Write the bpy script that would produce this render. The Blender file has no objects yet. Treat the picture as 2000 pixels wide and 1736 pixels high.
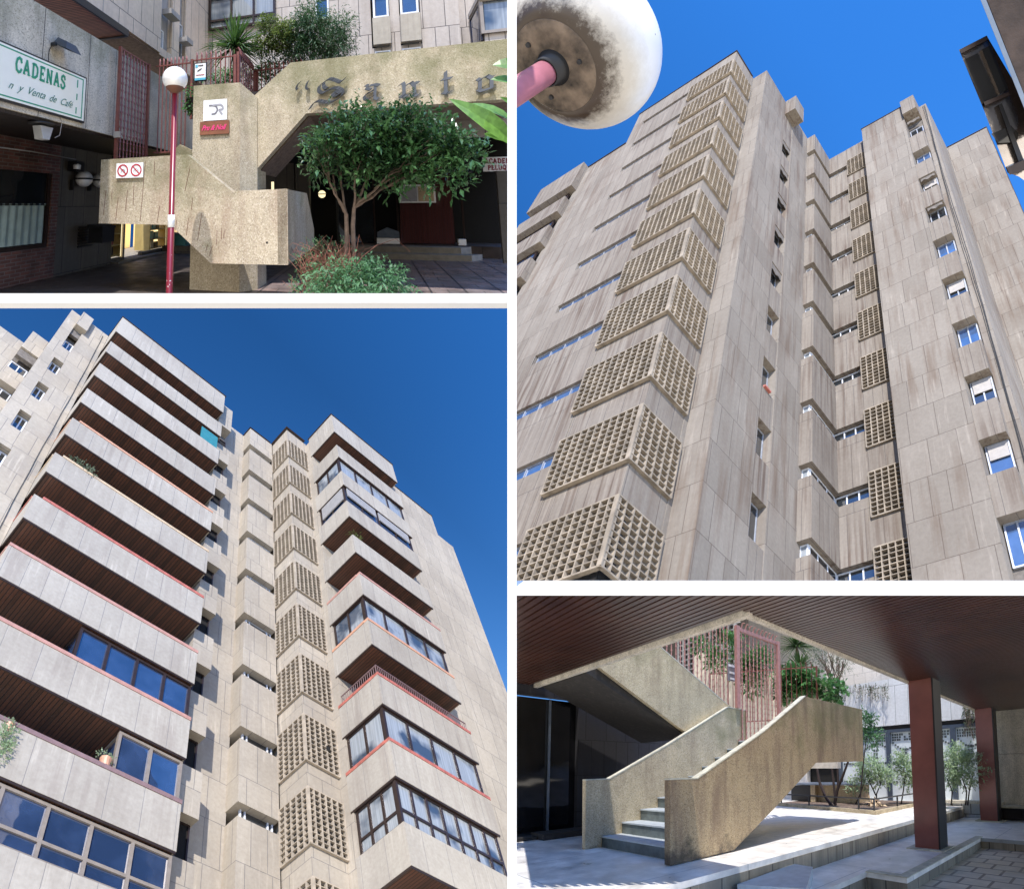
import bpy, bmesh, math, random
from mathutils import Vector, Matrix

# ------------------------------------------------------------------ camera, sky, sun
scene = bpy.context.scene
C = scene.collection
rnd = random.Random(7)
FOCAL = 1200.0          # focal length in pixels of the 2000 px wide photograph
CX, CY = 1000.0, 868.0
cam_data = bpy.data.cameras.new('camera')
cam = bpy.data.objects.new('camera', cam_data)
C.objects.link(cam)
cam_data.sensor_fit = 'HORIZONTAL'
cam_data.sensor_width = 36.0
cam_data.lens = 36.0 * FOCAL / 2000.0
cam_data.clip_start = 0.05
cam_data.clip_end = 3000.0
cam.location = (0, 0, 0)
cam.rotation_euler = (math.radians(90), 0, 0)
scene.camera = cam

SUN = Vector((-0.06, -0.19, 0.98)).normalized()
UP = Vector((0.0, 0.60, 0.80)).normalized()      # zenith of the sky above the leaning towers
sun_data = bpy.data.lights.new('sun', 'SUN')
sun_data.energy = 4.2
sun_data.angle = math.radians(0.6)
sun_data.color = (1.0, 0.955, 0.90)
sun = bpy.data.objects.new('sun', sun_data)
C.objects.link(sun)
sun.rotation_euler = SUN.to_track_quat('Z', 'Y').to_euler()

world = bpy.data.worlds.new('World')
scene.world = world
world.use_nodes = True
wn = world.node_tree.nodes
wl = world.node_tree.links
wn.clear()
w_out = wn.new('ShaderNodeOutputWorld')
w_bg = wn.new('ShaderNodeBackground')
w_tc = wn.new('ShaderNodeTexCoord')
w_rot = wn.new('ShaderNodeMapping')
w_rot.vector_type = 'POINT'
tilt = math.atan2(UP.y, UP.z)
w_rot.inputs['Rotation'].default_value = (tilt, 0, 0)
sky = wn.new('ShaderNodeTexSky')
sky.sky_type = 'NISHITA'
sky.sun_disc = False
s_loc = Matrix.Rotation(tilt, 3, 'X') @ SUN
sky.sun_elevation = math.asin(max(-1, min(1, s_loc.z)))
sky.sun_rotation = math.atan2(s_loc.x, s_loc.y)
sky.air_density = 1.0
sky.dust_density = 0.3
sky.ozone_density = 3.0
sky.altitude = 300
wl.new(w_tc.outputs['Generated'], w_rot.inputs['Vector'])
wl.new(w_rot.outputs['Vector'], sky.inputs['Vector'])
# the light of the sunlit city that fills the half of the surroundings under the horizon
w_dot = wn.new('ShaderNodeVectorMath'); w_dot.operation = 'DOT_PRODUCT'
w_dot.inputs[1].default_value = (0, 0, 1)
wl.new(w_rot.outputs['Vector'], w_dot.inputs[0])
w_map = wn.new('ShaderNodeMapRange')
w_map.inputs['From Min'].default_value = -0.02
w_map.inputs['From Max'].default_value = 0.06
wl.new(w_dot.outputs['Value'], w_map.inputs['Value'])
w_mix = wn.new('ShaderNodeMix'); w_mix.data_type = 'RGBA'
w_mix.inputs[6].default_value = (7.2, 6.75, 6.2, 1)
w_hsv = wn.new('ShaderNodeHueSaturation')
w_hsv.inputs['Saturation'].default_value = 1.32
w_hsv.inputs['Value'].default_value = 1.72
wl.new(sky.outputs['Color'], w_hsv.inputs['Color'])
# brightness gradient added to the sky: it darkens towards one side of the zenith
w_grad = wn.new('ShaderNodeVectorMath'); w_grad.operation = 'DOT_PRODUCT'
w_grad.inputs[1].default_value = (0.72, 0.0, 0.69)
wl.new(w_tc.outputs['Generated'], w_grad.inputs[0])
w_pr = wn.new('ShaderNodeMapRange')
w_pr.inputs['From Min'].default_value = -0.15
w_pr.inputs['From Max'].default_value = 0.62
w_pr.inputs['To Min'].default_value = 0.35
w_pr.inputs['To Max'].default_value = 1.0
wl.new(w_grad.outputs['Value'], w_pr.inputs['Value'])
w_mul = wn.new('ShaderNodeVectorMath'); w_mul.operation = 'SCALE'
wl.new(w_hsv.outputs['Color'], w_mul.inputs[0])
wl.new(w_pr.outputs['Result'], w_mul.inputs['Scale'])
wl.new(w_map.outputs['Result'], w_mix.inputs[0])
w_tint = wn.new('ShaderNodeVectorMath'); w_tint.operation = 'MULTIPLY'
w_tint.inputs[1].default_value = (0.92, 0.93, 1.10)
wl.new(w_mul.outputs['Vector'], w_tint.inputs[0])
wl.new(w_tint.outputs['Vector'], w_mix.inputs[7])
wl.new(w_mix.outputs[2], w_bg.inputs['Color'])
w_bg.inputs['Strength'].default_value = 0.14
wl.new(w_bg.outputs['Background'], w_out.inputs['Surface'])

vs = scene.view_settings
vs.view_transform = 'Standard'
vs.look = 'None'
vs.exposure = 0.55
vs.gamma = 1.0
vs.use_curve_mapping = False
scene.cycles.max_bounces = 7
scene.cycles.diffuse_bounces = 4
scene.cycles.glossy_bounces = 3
scene.cycles.transparent_max_bounces = 8

# ------------------------------------------------------------------ local axes of the four places
class Frame:
    def __init__(s, x, y, z):
        s.m = Matrix((x, y, z)).transposed()
        s.inv = s.m.inverted()
    def w(s, p):
        return s.m @ Vector(p)
    def on(s, axis, val, u, v):
        """point of the plane axis=val seen along the direction (u, v)"""
        r = s.inv @ Vector(((u - CX) / FOCAL, 1.0, (CY - v) / FOCAL))
        k = 'xyz'.index(axis)
        return r * (val / r[k])
    def uv(s, p):
        q = s.w(p)
        return (CX + FOCAL * q.x / q.y, CY - FOCAL * q.z / q.y)

# entrance court (TL), tower seen from the lamp (TR), tower with balconies (BL), passage with stairs (BR)
TL = Frame((0.70047, -0.25330, -0.09416), (-0.21313, 0.95849, 0.37422), (-0.05545, 0.13089, 0.67912))
TR = Frame((0.93250, -0.43250, 0.43707), (0.93042, 0.58205, -0.80306), (0.41186, 0.82714, 0.94459))
BL = Frame((1.01548, 0.56467, -0.94488), (-1.15507, 0.42486, -1.11799), (-0.39180, 0.96987, 0.64535))
BR = Frame((0.21005, -0.50590, 0.27660), (0.60118, 0.61671, -0.32295), (0.01633, 0.06108, 0.51273))
W = Frame((1, 0, 0), (0, 1, 0), (0, 0, 1))

# ------------------------------------------------------------------ mesh helpers
class MB:
    def __init__(s): s.v = []; s.f = []; s.smooth = False
    def add(s, vs_, fs):
        b = len(s.v); s.v += [tuple(p) for p in vs_]; s.f += [tuple(b + i for i in f) for f in fs]; return s
    def box(s, x0, x1, y0, y1, z0, z1, j=0.0):
        if x0 > x1: x0, x1 = x1, x0
        if y0 > y1: y0, y1 = y1, y0
        if z0 > z1: z0, z1 = z1, z0
        if j:
            x0, x1, y0, y1, z0, z1 = [t + rnd.uniform(-j, j) for t in (x0, x1, y0, y1, z0, z1)]
        return s.add([(x0,y0,z0),(x1,y0,z0),(x1,y1,z0),(x0,y1,z0),(x0,y0,z1),(x1,y0,z1),(x1,y1,z1),(x0,y1,z1)],
                     [(0,3,2,1),(4,5,6,7),(0,1,5,4),(1,2,6,5),(2,3,7,6),(3,0,4,7)])
    def prism(s, poly, axis, a0, a1):
        """poly: 2-D points in the two other axes (in xyz order), extruded along axis"""
        k = 'xyz'.index(axis); n = len(poly)
        def P(p, a):
            q = list(p); q.insert(k, a); return q
        vs_ = [P(p, a0) for p in poly] + [P(p, a1) for p in poly]
        return s.add(vs_, [tuple(range(n)), tuple(range(2*n-1, n-1, -1))] + [(i, i+n, (i+1) % n + n, (i+1) % n) for i in range(n)])
    def tube(s, pts, r, n=8, cap=True):
        pts = [Vector(p) for p in pts]; rs = r if isinstance(r, (list, tuple)) else [r]*len(pts)
        b = len(s.v); pa = None
        for i, p in enumerate(pts):
            d = (pts[min(i+1, len(pts)-1)] - pts[max(i-1, 0)])
            d = d.normalized() if d.length > 1e-9 else Vector((0,0,1))
            if pa is None:
                pa = d.orthogonal().normalized()
            else:
                pa = (pa - d * pa.dot(d)); pa = pa.normalized() if pa.length > 1e-6 else d.orthogonal().normalized()
            q = d.cross(pa)
            for k in range(n):
                t = 2*math.pi*k/n
                s.v.append(tuple(p + (pa*math.cos(t) + q*math.sin(t)) * rs[i]))
        for i in range(len(pts)-1):
            for k in range(n):
                a = b+i*n+k; c = b+i*n+(k+1) % n
                s.f.append((a, c, c+n, a+n))
        if cap:
            s.f.append(tuple(b+k for k in range(n-1, -1, -1)))
            s.f.append(tuple(b+(len(pts)-1)*n+k for k in range(n)))
        return s
    def lathe(s, cx, cy, prof, n=32):
        b = len(s.v)
        for r, z in prof:
            for k in range(n):
                t = 2*math.pi*k/n
                s.v.append((cx+r*math.cos(t), cy+r*math.sin(t), z))
        for i in range(len(prof)-1):
            for k in range(n):
                a = b+i*n+k; c = b+i*n+(k+1) % n
                s.f.append((a, c, c+n, a+n))
        return s
    def build(s, name, mat, parent=None, F=W, smooth=False, base=None):
        """links the collected shapes as ONE mesh object; coordinates are local to the place F"""
        me = bpy.data.meshes.new(name)
        wv = [F.w(p) for p in s.v]
        if parent is not None: o0 = parent_loc(parent)
        elif base is not None: o0 = F.w(base)
        else:
            o0 = F.w((sum(p[0] for p in s.v)/len(s.v), sum(p[1] for p in s.v)/len(s.v), min(p[2] for p in s.v)))
        me.from_pydata([tuple(p - o0) for p in wv], [], s.f)
        at = me.attributes.new('lp', 'FLOAT_VECTOR', 'POINT')
        flat = []
        for p in s.v: flat += [p[0], p[1], p[2]]
        at.data.foreach_set('vector', flat)
        uvl = me.uv_layers.new(name='UVMap')
        uvs = []
        V = s.v
        for f in s.f:
            a, b_, c_ = V[f[0]], V[f[1]], V[f[2]]
            e1 = (b_[0]-a[0], b_[1]-a[1], b_[2]-a[2]); e2 = (c_[0]-a[0], c_[1]-a[1], c_[2]-a[2])
            nx = abs(e1[1]*e2[2]-e1[2]*e2[1]); ny = abs(e1[2]*e2[0]-e1[0]*e2[2]); nz = abs(e1[0]*e2[1]-e1[1]*e2[0])
            if nz >= nx and nz >= ny:
                for i in f: uvs += [V[i][0], V[i][1]]
            elif nx >= ny:
                for i in f: uvs += [V[i][1] + 0.37, V[i][2]]
            else:
                for i in f: uvs += [V[i][0], V[i][2]]
        uvl.data.foreach_set('uv', uvs)
        if smooth: me.shade_smooth()
        me.materials.append(mat)
        me.update()
        if smooth != 'keep':
            bm = bmesh.new(); bm.from_mesh(me)
            if len(s.f) < 20000: bmesh.ops.recalc_face_normals(bm, faces=bm.faces)
            bm.to_mesh(me); bm.free()
        o = bpy.data.objects.new(name, me)
        C.objects.link(o)
        if parent is not None: o.parent = parent
        else: o.location = o0
        PLACE[o.name] = F
        return o

PLACE = {}
def parent_loc(o):
    p = o.location.copy()
    while o.parent: o = o.parent; p += o.location
    return p

def tag(o, label=None, cat=None, group=None, kind=None):
    if label: o['label'] = label
    if cat: o['category'] = cat
    if group: o['group'] = group
    if kind: o['kind'] = kind
    return o

def thing(name, label, cat, F, base, group=None):
    o = bpy.data.objects.new(name, None)
    C.objects.link(o)
    o.empty_display_size = 0.2
    o.location = F.w(base)
    PLACE[o.name] = F
    return tag(o, label, cat, group)

def dup(o, offset=(0, 0, 0), parent='same', label=None, group=None):
    """a copy of a thing or part with copies of its parts and sub-parts"""
    c = o.copy(); C.objects.link(c)
    c.location = o.location + Vector(offset)
    if parent != 'same': c.parent = parent
    if label: c['label'] = label
    if group: c['group'] = group
    PLACE[c.name] = PLACE.get(o.name, W)
    for ch in [k for k in bpy.data.objects if k.parent == o]:
        dup(ch, (0, 0, 0), c)
    return c

# ------------------------------------------------------------------ materials (all procedural)
def nodes(name):
    m = bpy.data.materials.new(name); m.use_nodes = True
    nt = m.node_tree; b = nt.nodes['Principled BSDF']
    return m, nt, b
def N(nt, t, **kw):
    n = nt.nodes.new(t)
    for k, v in kw.items(): setattr(n, k, v)
    return n
def lp(nt):
    return N(nt, 'ShaderNodeAttribute', attribute_name='lp').outputs['Vector']
def noise(nt, vec, scale, detail=4, rough=0.55, stretch=None):
    if stretch:
        mp = N(nt, 'ShaderNodeMapping'); mp.inputs['Scale'].default_value = stretch
        nt.links.new(vec, mp.inputs['Vector']); vec = mp.outputs['Vector']
    n = N(nt, 'ShaderNodeTexNoise'); n.inputs['Scale'].default_value = scale
    n.inputs['Detail'].default_value = detail; n.inputs['Roughness'].default_value = rough
    nt.links.new(vec, n.inputs['Vector'])
    return n.outputs['Fac']
def ramp(nt, fac, p0, p1, c0=(0,0,0,1), c1=(1,1,1,1)):
    r = N(nt, 'ShaderNodeValToRGB')
    r.color_ramp.elements[0].position = p0; r.color_ramp.elements[0].color = c0
    r.color_ramp.elements[1].position = p1; r.color_ramp.elements[1].color = c1
    nt.links.new(fac, r.inputs['Fac']); return r.outputs['Color']
def mix(nt, fac, a, b, mode='MIX'):
    n = N(nt, 'ShaderNodeMix', data_type='RGBA', blend_type=mode)
    for i, x in ((0, fac), (6, a), (7, b)):
        if isinstance(x, (int, float)): n.inputs[i].default_value = x
        elif isinstance(x, tuple): n.inputs[i].default_value = (x + (1,))[:4]
        else: nt.links.new(x, n.inputs[i])
    return n.outputs[2]
def math_(nt, op, a, b=0.0):
    n = N(nt, 'ShaderNodeMath', operation=op)
    for i, x in ((0, a), (1, b)):
        if isinstance(x, (int, float)): n.inputs[i].default_value = x
        else: nt.links.new(x, n.inputs[i])
    return n.outputs[0]
def bump(nt, b, h, strength=0.3, dist=0.02):
    n = N(nt, 'ShaderNodeBump'); n.inputs['Strength'].default_value = strength; n.inputs['Distance'].default_value = dist
    nt.links.new(h, n.inputs['Height']); nt.links.new(n.outputs['Normal'], b.inputs['Normal'])

def plain(name, col, rough=0.6, metal=0.0, var=0.12, spec=0.5, scale=6, coat=0):
    m, nt, b = nodes(name)
    v = noise(nt, lp(nt), scale, 5)
    d = tuple(c*(1-var) for c in col[:3]); l = tuple(min(1, c*(1+var)) for c in col[:3])
    nt.links.new(ramp(nt, v, 0.3, 0.7, d+(1,), l+(1,)), b.inputs['Base Color'])
    if var >= 0.3: bump(nt, b, noise(nt, lp(nt), scale*2.5, 5, 0.7), 0.5, 0.012)
    b.inputs['Roughness'].default_value = rough; b.inputs['Metallic'].default_value = metal
    b.inputs['Specular IOR Level'].default_value = spec
    if coat: b.inputs['Coat Weight'].default_value = coat
    return m

def tiles(name, c1, c2, bw, bh, mortar=0.012, jcol=(0.12,0.11,0.10), dirt=0.35, dirt_col=(0.20,0.16,0.13), off=0.42, rough=0.85, sharp=1.0, streak=3.0):
    """large concrete facing slabs with open joints, weather streaks and grime"""
    m, nt, b = nodes(name)
    uvn = N(nt, 'ShaderNodeUVMap', uv_map='UVMap').outputs['UV']
    br = N(nt, 'ShaderNodeTexBrick'); br.offset = off; br.offset_frequency = 2; br.squash = 0.62; br.squash_frequency = 3
    br.inputs['Scale'].default_value = 1.0
    br.inputs['Brick Width'].default_value = bw; br.inputs['Row Height'].default_value = bh
    br.inputs['Mortar Size'].default_value = mortar; br.inputs['Mortar Smooth'].default_value = 0.2
    br.inputs['Bias'].default_value = -0.1
    br.inputs['Color1'].default_value = c1+(1,); br.inputs['Color2'].default_value = c2+(1,); br.inputs['Mortar'].default_value = jcol+(1,)
    nt.links.new(uvn, br.inputs['Vector'])
    L = lp(nt)
    fine = noise(nt, L, 9, 6, 0.65)
    col = mix(nt, 0.55, br.outputs['Color'], ramp(nt, fine, 0.25, 0.75, (0.72,0.70,0.68,1), (1.12,1.12,1.12,1)), 'MULTIPLY')
    st = noise(nt, L, 1.0, 5, 0.6, (streak, streak, 0.22))
    blot = noise(nt, L, 0.35, 3, 0.5)
    k = math_(nt, 'MULTIPLY', ramp(nt, st, 0.45, 0.66), ramp(nt, blot, 0.33, 0.58))
    k = math_(nt, 'MULTIPLY', k, dirt)
    col = mix(nt, k, col, dirt_col)
    ef = noise(nt, L, 1.0, 6, 0.65, (streak*2.2, streak*2.2, 0.5)); bl2 = noise(nt, L, 0.6, 3, 0.5)
    k2 = math_(nt, 'MULTIPLY', math_(nt, 'MULTIPLY', ramp(nt, ef, 0.54, 0.70), ramp(nt, bl2, 0.46, 0.62)), 0.45)
    col = mix(nt, k2, col, tuple(min(0.8, c*1.55+0.03) for c in c1))
    gr = noise(nt, L, 0.22, 4, 0.6)
    col = mix(nt, 0.8, col, ramp(nt, gr, 0.3, 0.7, (0.80,0.775,0.75,1), (1.12,1.12,1.12,1)), 'MULTIPLY')
    nt.links.new(col, b.inputs['Base Color'])
    b.inputs['Roughness'].default_value = rough
    h = math_(nt, 'ADD', math_(nt, 'MULTIPLY', br.outputs['Fac'], -1.0), math_(nt, 'MULTIPLY', fine, 0.25))
    bump(nt, b, h, 0.6*sharp, 0.02)
    return m

def aggregate(name, base, light, dark, moss=(0.10,0.11,0.03), mossamt=0.5, ztop=None, scale=62, stain=0.5, stain_col=(0.09,0.065,0.045), zbot=None):
    """bush-hammered concrete with exposed stones; moss creeps down from the top edge"""
    m, nt, b = nodes(name)
    L = lp(nt)
    vo = N(nt, 'ShaderNodeTexVoronoi'); vo.inputs['Scale'].default_value = scale; nt.links.new(L, vo.inputs['Vector'])
    spk = N(nt, 'ShaderNodeSeparateColor'); nt.links.new(vo.outputs['Color'], spk.inputs[0])
    n1 = noise(nt, L, 2.2, 6, 0.6); n2 = noise(nt, L, 45, 3, 0.7)
    col = mix(nt, ramp(nt, n1, 0.3, 0.7), base, tuple(c*0.78 for c in base))
    col = mix(nt, math_(nt, 'MULTIPLY', ramp(nt, spk.outputs[0], 0.62, 0.92), 0.6), col, light)
    col = mix(nt, math_(nt, 'MULTIPLY', ramp(nt, spk.outputs[1], 0.72, 0.95), 0.5), col, dark)
    st = noise(nt, L, 1.6, 5, 0.6, (2.2, 2.2, 0.35))
    col = mix(nt, math_(nt, 'MULTIPLY', ramp(nt, st, 0.46, 0.72), stain), col, stain_col)
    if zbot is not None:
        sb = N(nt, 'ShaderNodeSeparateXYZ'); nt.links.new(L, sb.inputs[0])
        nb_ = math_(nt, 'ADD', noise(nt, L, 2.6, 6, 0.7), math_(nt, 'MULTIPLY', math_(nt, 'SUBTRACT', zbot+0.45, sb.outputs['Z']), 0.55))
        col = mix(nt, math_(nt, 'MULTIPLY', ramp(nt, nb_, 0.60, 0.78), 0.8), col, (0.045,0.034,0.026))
    if mossamt:
        mo = noise(nt, L, 1.3, 6, 0.65)
        if ztop is not None:
            sx = N(nt, 'ShaderNodeSeparateXYZ'); nt.links.new(L, sx.inputs[0])
            g = N(nt, 'ShaderNodeMapRange'); g.inputs['From Min'].default_value = ztop-1.1; g.inputs['From Max'].default_value = ztop
            nt.links.new(sx.outputs['Z'], g.inputs['Value'])
            mo = math_(nt, 'ADD', mo, math_(nt, 'MULTIPLY', g.outputs['Result'], 0.30))
            mk = ramp(nt, mo, 0.58, 0.86)
        else: mk = ramp(nt, mo, 0.50, 0.74)
        col = mix(nt, math_(nt, 'MULTIPLY', mk, mossamt), col, moss)
    nt.links.new(col, b.inputs['Base Color'])
    b.inputs['Roughness'].default_value = 0.95
    bump(nt, b, math_(nt, 'ADD', vo.outputs['Distance'], math_(nt, 'MULTIPLY', n2, 0.4)), 0.30, 0.004)
    return m

def wood(name, c1, c2, axis='x', pitch=0.09, rough=0.4, gap=0.25, dark=(0.005,0.004,0.004)):
    """boards running along `axis`"""
    m, nt, b = nodes(name)
    L = lp(nt); sx = N(nt, 'ShaderNodeSeparateXYZ'); nt.links.new(L, sx.inputs[0])
    t = sx.outputs['Y' if axis == 'x' else 'X'] if axis in 'xy' else sx.outputs['X']
    idx = math_(nt, 'FLOOR', math_(nt, 'DIVIDE', t, pitch)); fr = math_(nt, 'FRACT', math_(nt, 'DIVIDE', t, pitch))
    wn_ = N(nt, 'ShaderNodeTexWhiteNoise', noise_dimensions='1D'); nt.links.new(idx, wn_.inputs['W'])
    g = noise(nt, L, 7, 5, 0.6, (0.6, 6, 6) if axis == 'x' else (6, 0.6, 6))
    col = mix(nt, wn_.outputs['Value'], c1, c2)
    col = mix(nt, 0.6, col, ramp(nt, g, 0.3, 0.7, (0.55,0.5,0.5,1), (1.2,1.2,1.2,1)), 'MULTIPLY')
    k = ramp(nt, fr, gap, gap+0.06)
    col = mix(nt, k, dark, col)
    nt.links.new(col, b.inputs['Base Color']); b.inputs['Roughness'].default_value = rough
    bump(nt, b, k, 0.6, 0.03)
    return m

def glass(name, col=(0.02,0.03,0.05), rough=0.03, ior=2.0):
    m, nt, b = nodes(name)
    b.inputs['Base Color'].default_value = col+(1,); b.inputs['Roughness'].default_value = rough
    b.inputs['IOR'].default_value = ior; b.inputs['Specular IOR Level'].default_value = 0.8
    n1 = noise(nt, lp(nt), 0.8, 2); bump(nt, b, n1, 0.25, 0.06)
    rm = noise(nt, lp(nt), 0.9, 3)  # tone patches imitate clouds reflected in the pane
    nt.links.new(mix(nt, ramp(nt, rm, 0.42, 0.62), col, tuple(min(1, c*1.5+0.005) for c in col)), b.inputs['Base Color'])
    return m

def leafmat(name, c0, c1, rough=0.45, trans=0.35, scale=1.7, spec=0.5):
    m, nt, b = nodes(name)
    L = lp(nt)
    a = noise(nt, L, scale, 4, 0.6); f = noise(nt, L, 22, 2, 0.5)
    col = mix(nt, ramp(nt, a, 0.3, 0.7), c0, c1)
    col = mix(nt, 0.7, col, ramp(nt, f, 0.3, 0.7, (0.55,0.6,0.5,1), (1.35,1.3,1.25,1)), 'MULTIPLY')
    nt.links.new(col, b.inputs['Base Color']); b.inputs['Roughness'].default_value = rough
    b.inputs['Specular IOR Level'].default_value = spec
    tr = N(nt, 'ShaderNodeBsdfTranslucent'); nt.links.new(col, tr.inputs['Color'])
    ms = N(nt, 'ShaderNodeMixShader'); ms.inputs[0].default_value = trans
    out = [n for n in nt.nodes if n.type == 'OUTPUT_MATERIAL'][0]
    nt.links.new(b.outputs[0], ms.inputs[1]); nt.links.new(tr.outputs[0], ms.inputs[2]); nt.links.new(ms.outputs[0], out.inputs['Surface'])
    return m

def glow(name, col, strength):
    m, nt, b = nodes(name)
    b.inputs['Base Color'].default_value = col+(1,)
    b.inputs['Emission Color'].default_value = col+(1,); b.inputs['Emission Strength'].default_value = strength
    return m

M = {}
M['white_paint'] = plain('white_paint', (0.82,0.82,0.81), 0.5, var=0.02)
M['bl_slab'] = tiles('pale_facing_slabs', (0.43,0.378,0.30), (0.38,0.335,0.268), 0.92, 1.51, 0.010, (0.20,0.185,0.17), dirt=0.25, dirt_col=(0.27,0.24,0.21))
M['bl_parapet'] = tiles('parapet_concrete', (0.41,0.375,0.315), (0.38,0.348,0.295), 0.95, 3.0, 0.008, (0.24,0.23,0.22), dirt=0.45, dirt_col=(0.24,0.20,0.17), streak=4)
M['tr_slab'] = tiles('weathered_facing_slabs', (0.268,0.237,0.197), (0.215,0.189,0.156), 0.95, 1.49, 0.011, (0.13,0.105,0.085), dirt=0.7, dirt_col=(0.13,0.085,0.055))  # base tone lowered to stand in for facade shade; streaks are grime
M['tr_plain'] = tiles('stained_band_concrete', (0.255,0.223,0.184), (0.222,0.192,0.157), 0.62, 3.0, 0.009, (0.12,0.105,0.095), dirt=0.9, dirt_col=(0.10,0.065,0.045), streak=5)  # base lowered for facade shade as well, under the real stains
M['lattice'] = plain('lattice_concrete', (0.37,0.31,0.235), 0.9, var=0.25, scale=3)
M['lattice_tr'] = plain('weathered_lattice_concrete', (0.30,0.25,0.19), 0.9, var=0.35, scale=2.5)
M['void'] = plain('dark_room', (0.009,0.008,0.007), 0.95)  # near-black colour stands in for unlit depth behind openings
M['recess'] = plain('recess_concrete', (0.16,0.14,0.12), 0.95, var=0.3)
M['soffit_wood'] = wood('balcony_soffit_boards', (0.12,0.046,0.025), (0.055,0.024,0.014), 'y', 0.11, 0.5, 0.16)
M['glass_blue'] = glass('window_glass_blue', (0.02,0.04,0.09))  # blue base colour stands in for the reflected sky
M['glass_sky'] = glass('window_glass_sky', (0.04,0.09,0.20), 0.06)  # sky reflection put into a brighter blue base colour
M['frame_alu'] = plain('dull_aluminium', (0.34,0.36,0.40), 0.4, 0.2)
M['glass_dark'] = glass('window_glass_dark', (0.015,0.02,0.025))
def curtained(name, col):
    m, nt, b = nodes(name)
    L = lp(nt); f = noise(nt, L, 1.0, 3, 0.5, (16, 16, 0.5)); g = noise(nt, L, 0.7, 3, 0.5)
    c = mix(nt, ramp(nt, f, 0.35, 0.65), tuple(q*0.72 for q in col), col)
    c = mix(nt, ramp(nt, g, 0.50, 0.60), c, (0.05, 0.07, 0.10))
    nt.links.new(c, b.inputs['Base Color']); b.inputs['Roughness'].default_value = 0.08; b.inputs['Specular IOR Level'].default_value = 1.0
    return m
M['glass_pale'] = curtained('curtained_glass', (0.34,0.37,0.39))
M['frame_white'] = plain('white_aluminium', (0.72,0.73,0.75), 0.4)
M['frame_bronze'] = plain('bronze_aluminium', (0.045,0.030,0.026), 0.35, 0.3)
M['frame_tan'] = plain('tan_aluminium', (0.30,0.25,0.20), 0.35, 0.2)
M['rail_red'] = plain('weathered_red_rail', (0.42,0.13,0.095), 0.55, var=0.3)
M['rail_salmon'] = plain('salmon_rail', (0.45,0.24,0.19), 0.5, var=0.15)
M['rail_orange'] = plain('orange_rail', (0.55,0.29,0.18), 0.5, var=0.15)
M['rail_cream'] = plain('cream_rail', (0.55,0.41,0.26), 0.5, var=0.15)
M['rail_mauve'] = plain('mauve_rail', (0.22,0.14,0.135), 0.5, var=0.15)
M['curtain'] = plain('net_curtain_behind_glass', (0.40,0.43,0.46), 0.25, var=0.25, scale=5)
M['shutter'] = plain('grey_shutter', (0.30,0.29,0.28), 0.6)
M['shutter_beige'] = plain('beige_roller_shutter', (0.36,0.33,0.30), 0.6)
M['teal'] = plain('teal_awning', (0.04,0.20,0.22), 0.4)
M['black_metal'] = plain('black_metal', (0.02,0.02,0.022), 0.5, 0.2)
M['cable'] = plain('black_cable', (0.03,0.03,0.03), 0.7)
# ================================================================== BALCONY TOWER (left, below)
P = 3.02
def window(parent, F, axis, c, u0, u1, z0, z1, depth, frame, pane, mull=(), bar=0.05, curtain=None, transom=None, name='window', side=1):
    """a window in the plane axis=c: frame bars with the pane as its child; depth>0 goes away from the street"""
    fr = MB(); pn = MB()
    def B(m, a0, a1, d0, d1, b0, b1):
        if axis == 'y': m.box(a0, a1, c+d0*side, c+d1*side, b0, b1)
        else: m.box(c+d0*side, c+d1*side, a0, a1, b0, b1)
    B(fr, u0, u1, 0, depth, z0, z0+bar); B(fr, u0, u1, 0, depth, z1-bar, z1)
    B(fr, u0, u0+bar, 0.001, depth-0.001, z0+bar, z1-bar); B(fr, u1-bar, u1, 0.001, depth-0.001, z0+bar, z1-bar)
    for q in mull: B(fr, q-bar/2, q+bar/2, 0.002, depth-0.002, z0+bar, z1-bar)
    if transom: B(fr, u0+bar, u1-bar, 0.004, depth-0.004, transom-bar/2, transom+bar/2)
    B(pn, u0+bar*0.5, u1-bar*0.5, depth*0.5, depth*0.62, z0+bar*0.5, z1-bar*0.5)
    w = fr.build(name, frame, parent, F)
    pn.build('pane', pane, w, F)
    if curtain:
        cu = MB()
        for a0, a1, b0, b1 in curtain:
            n = max(4, int((a1-a0)/0.07)); pts = []
            for i in range(n+1):
                a = a0+(a1-a0)*i/n; d = depth*0.40+0.012*(i % 2)
                pts.append((a, d))
            for (p, dp), (q, dq) in zip(pts, pts[1:]):
                v = [(p, c+dp*side, b0), (q, c+dq*side, b0), (q, c+dq*side, b1), (p, c+dp*side, b1)] if axis == 'y' else [(c+dp*side, p, b0), (c+dq*side, q, b0), (c+dq*side, q, b1), (c+dp*side, p, b1)]
                cu.add(v, [(0,1,2,3)])
        cu.build('curtain', M['curtain'], w, F)
    return w

def lattice(parent, F, faces, z0, z1, nrow, mat, depth=0.16, bar=0.036, slat=0.030):
    """brise-soleil of thin upright fins and level slats around a corner; faces = (axis, const, a0, a1, ncol, outward sign)"""
    m = MB()
    for axis, c, a0, a1, nc, sg in faces:
        d0, d1 = sorted((c, c - sg*depth))
        for i in range(nc+1):
            a = a0+(a1-a0)*i/nc
            if axis == 'y': m.box(a-bar/2, a+bar/2, d0, d1, z0, z1)
            else: m.box(d0, d1, a-bar/2, a+bar/2, z0, z1)
        for j in range(nrow+1):
            z = z0+(z1-z0)*j/nrow; t = slat if 0 < j < nrow else slat*1.7
            e0, e1 = d0+0.006, d1-0.004
            if axis == 'y': m.box(a0, a1, e0, e1, z-t/2, z+t/2)
            else: m.box(e0, e1, a0, a1, z-t/2, z+t/2)
    return m.build('lattice_screen', mat, parent, F)

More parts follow.
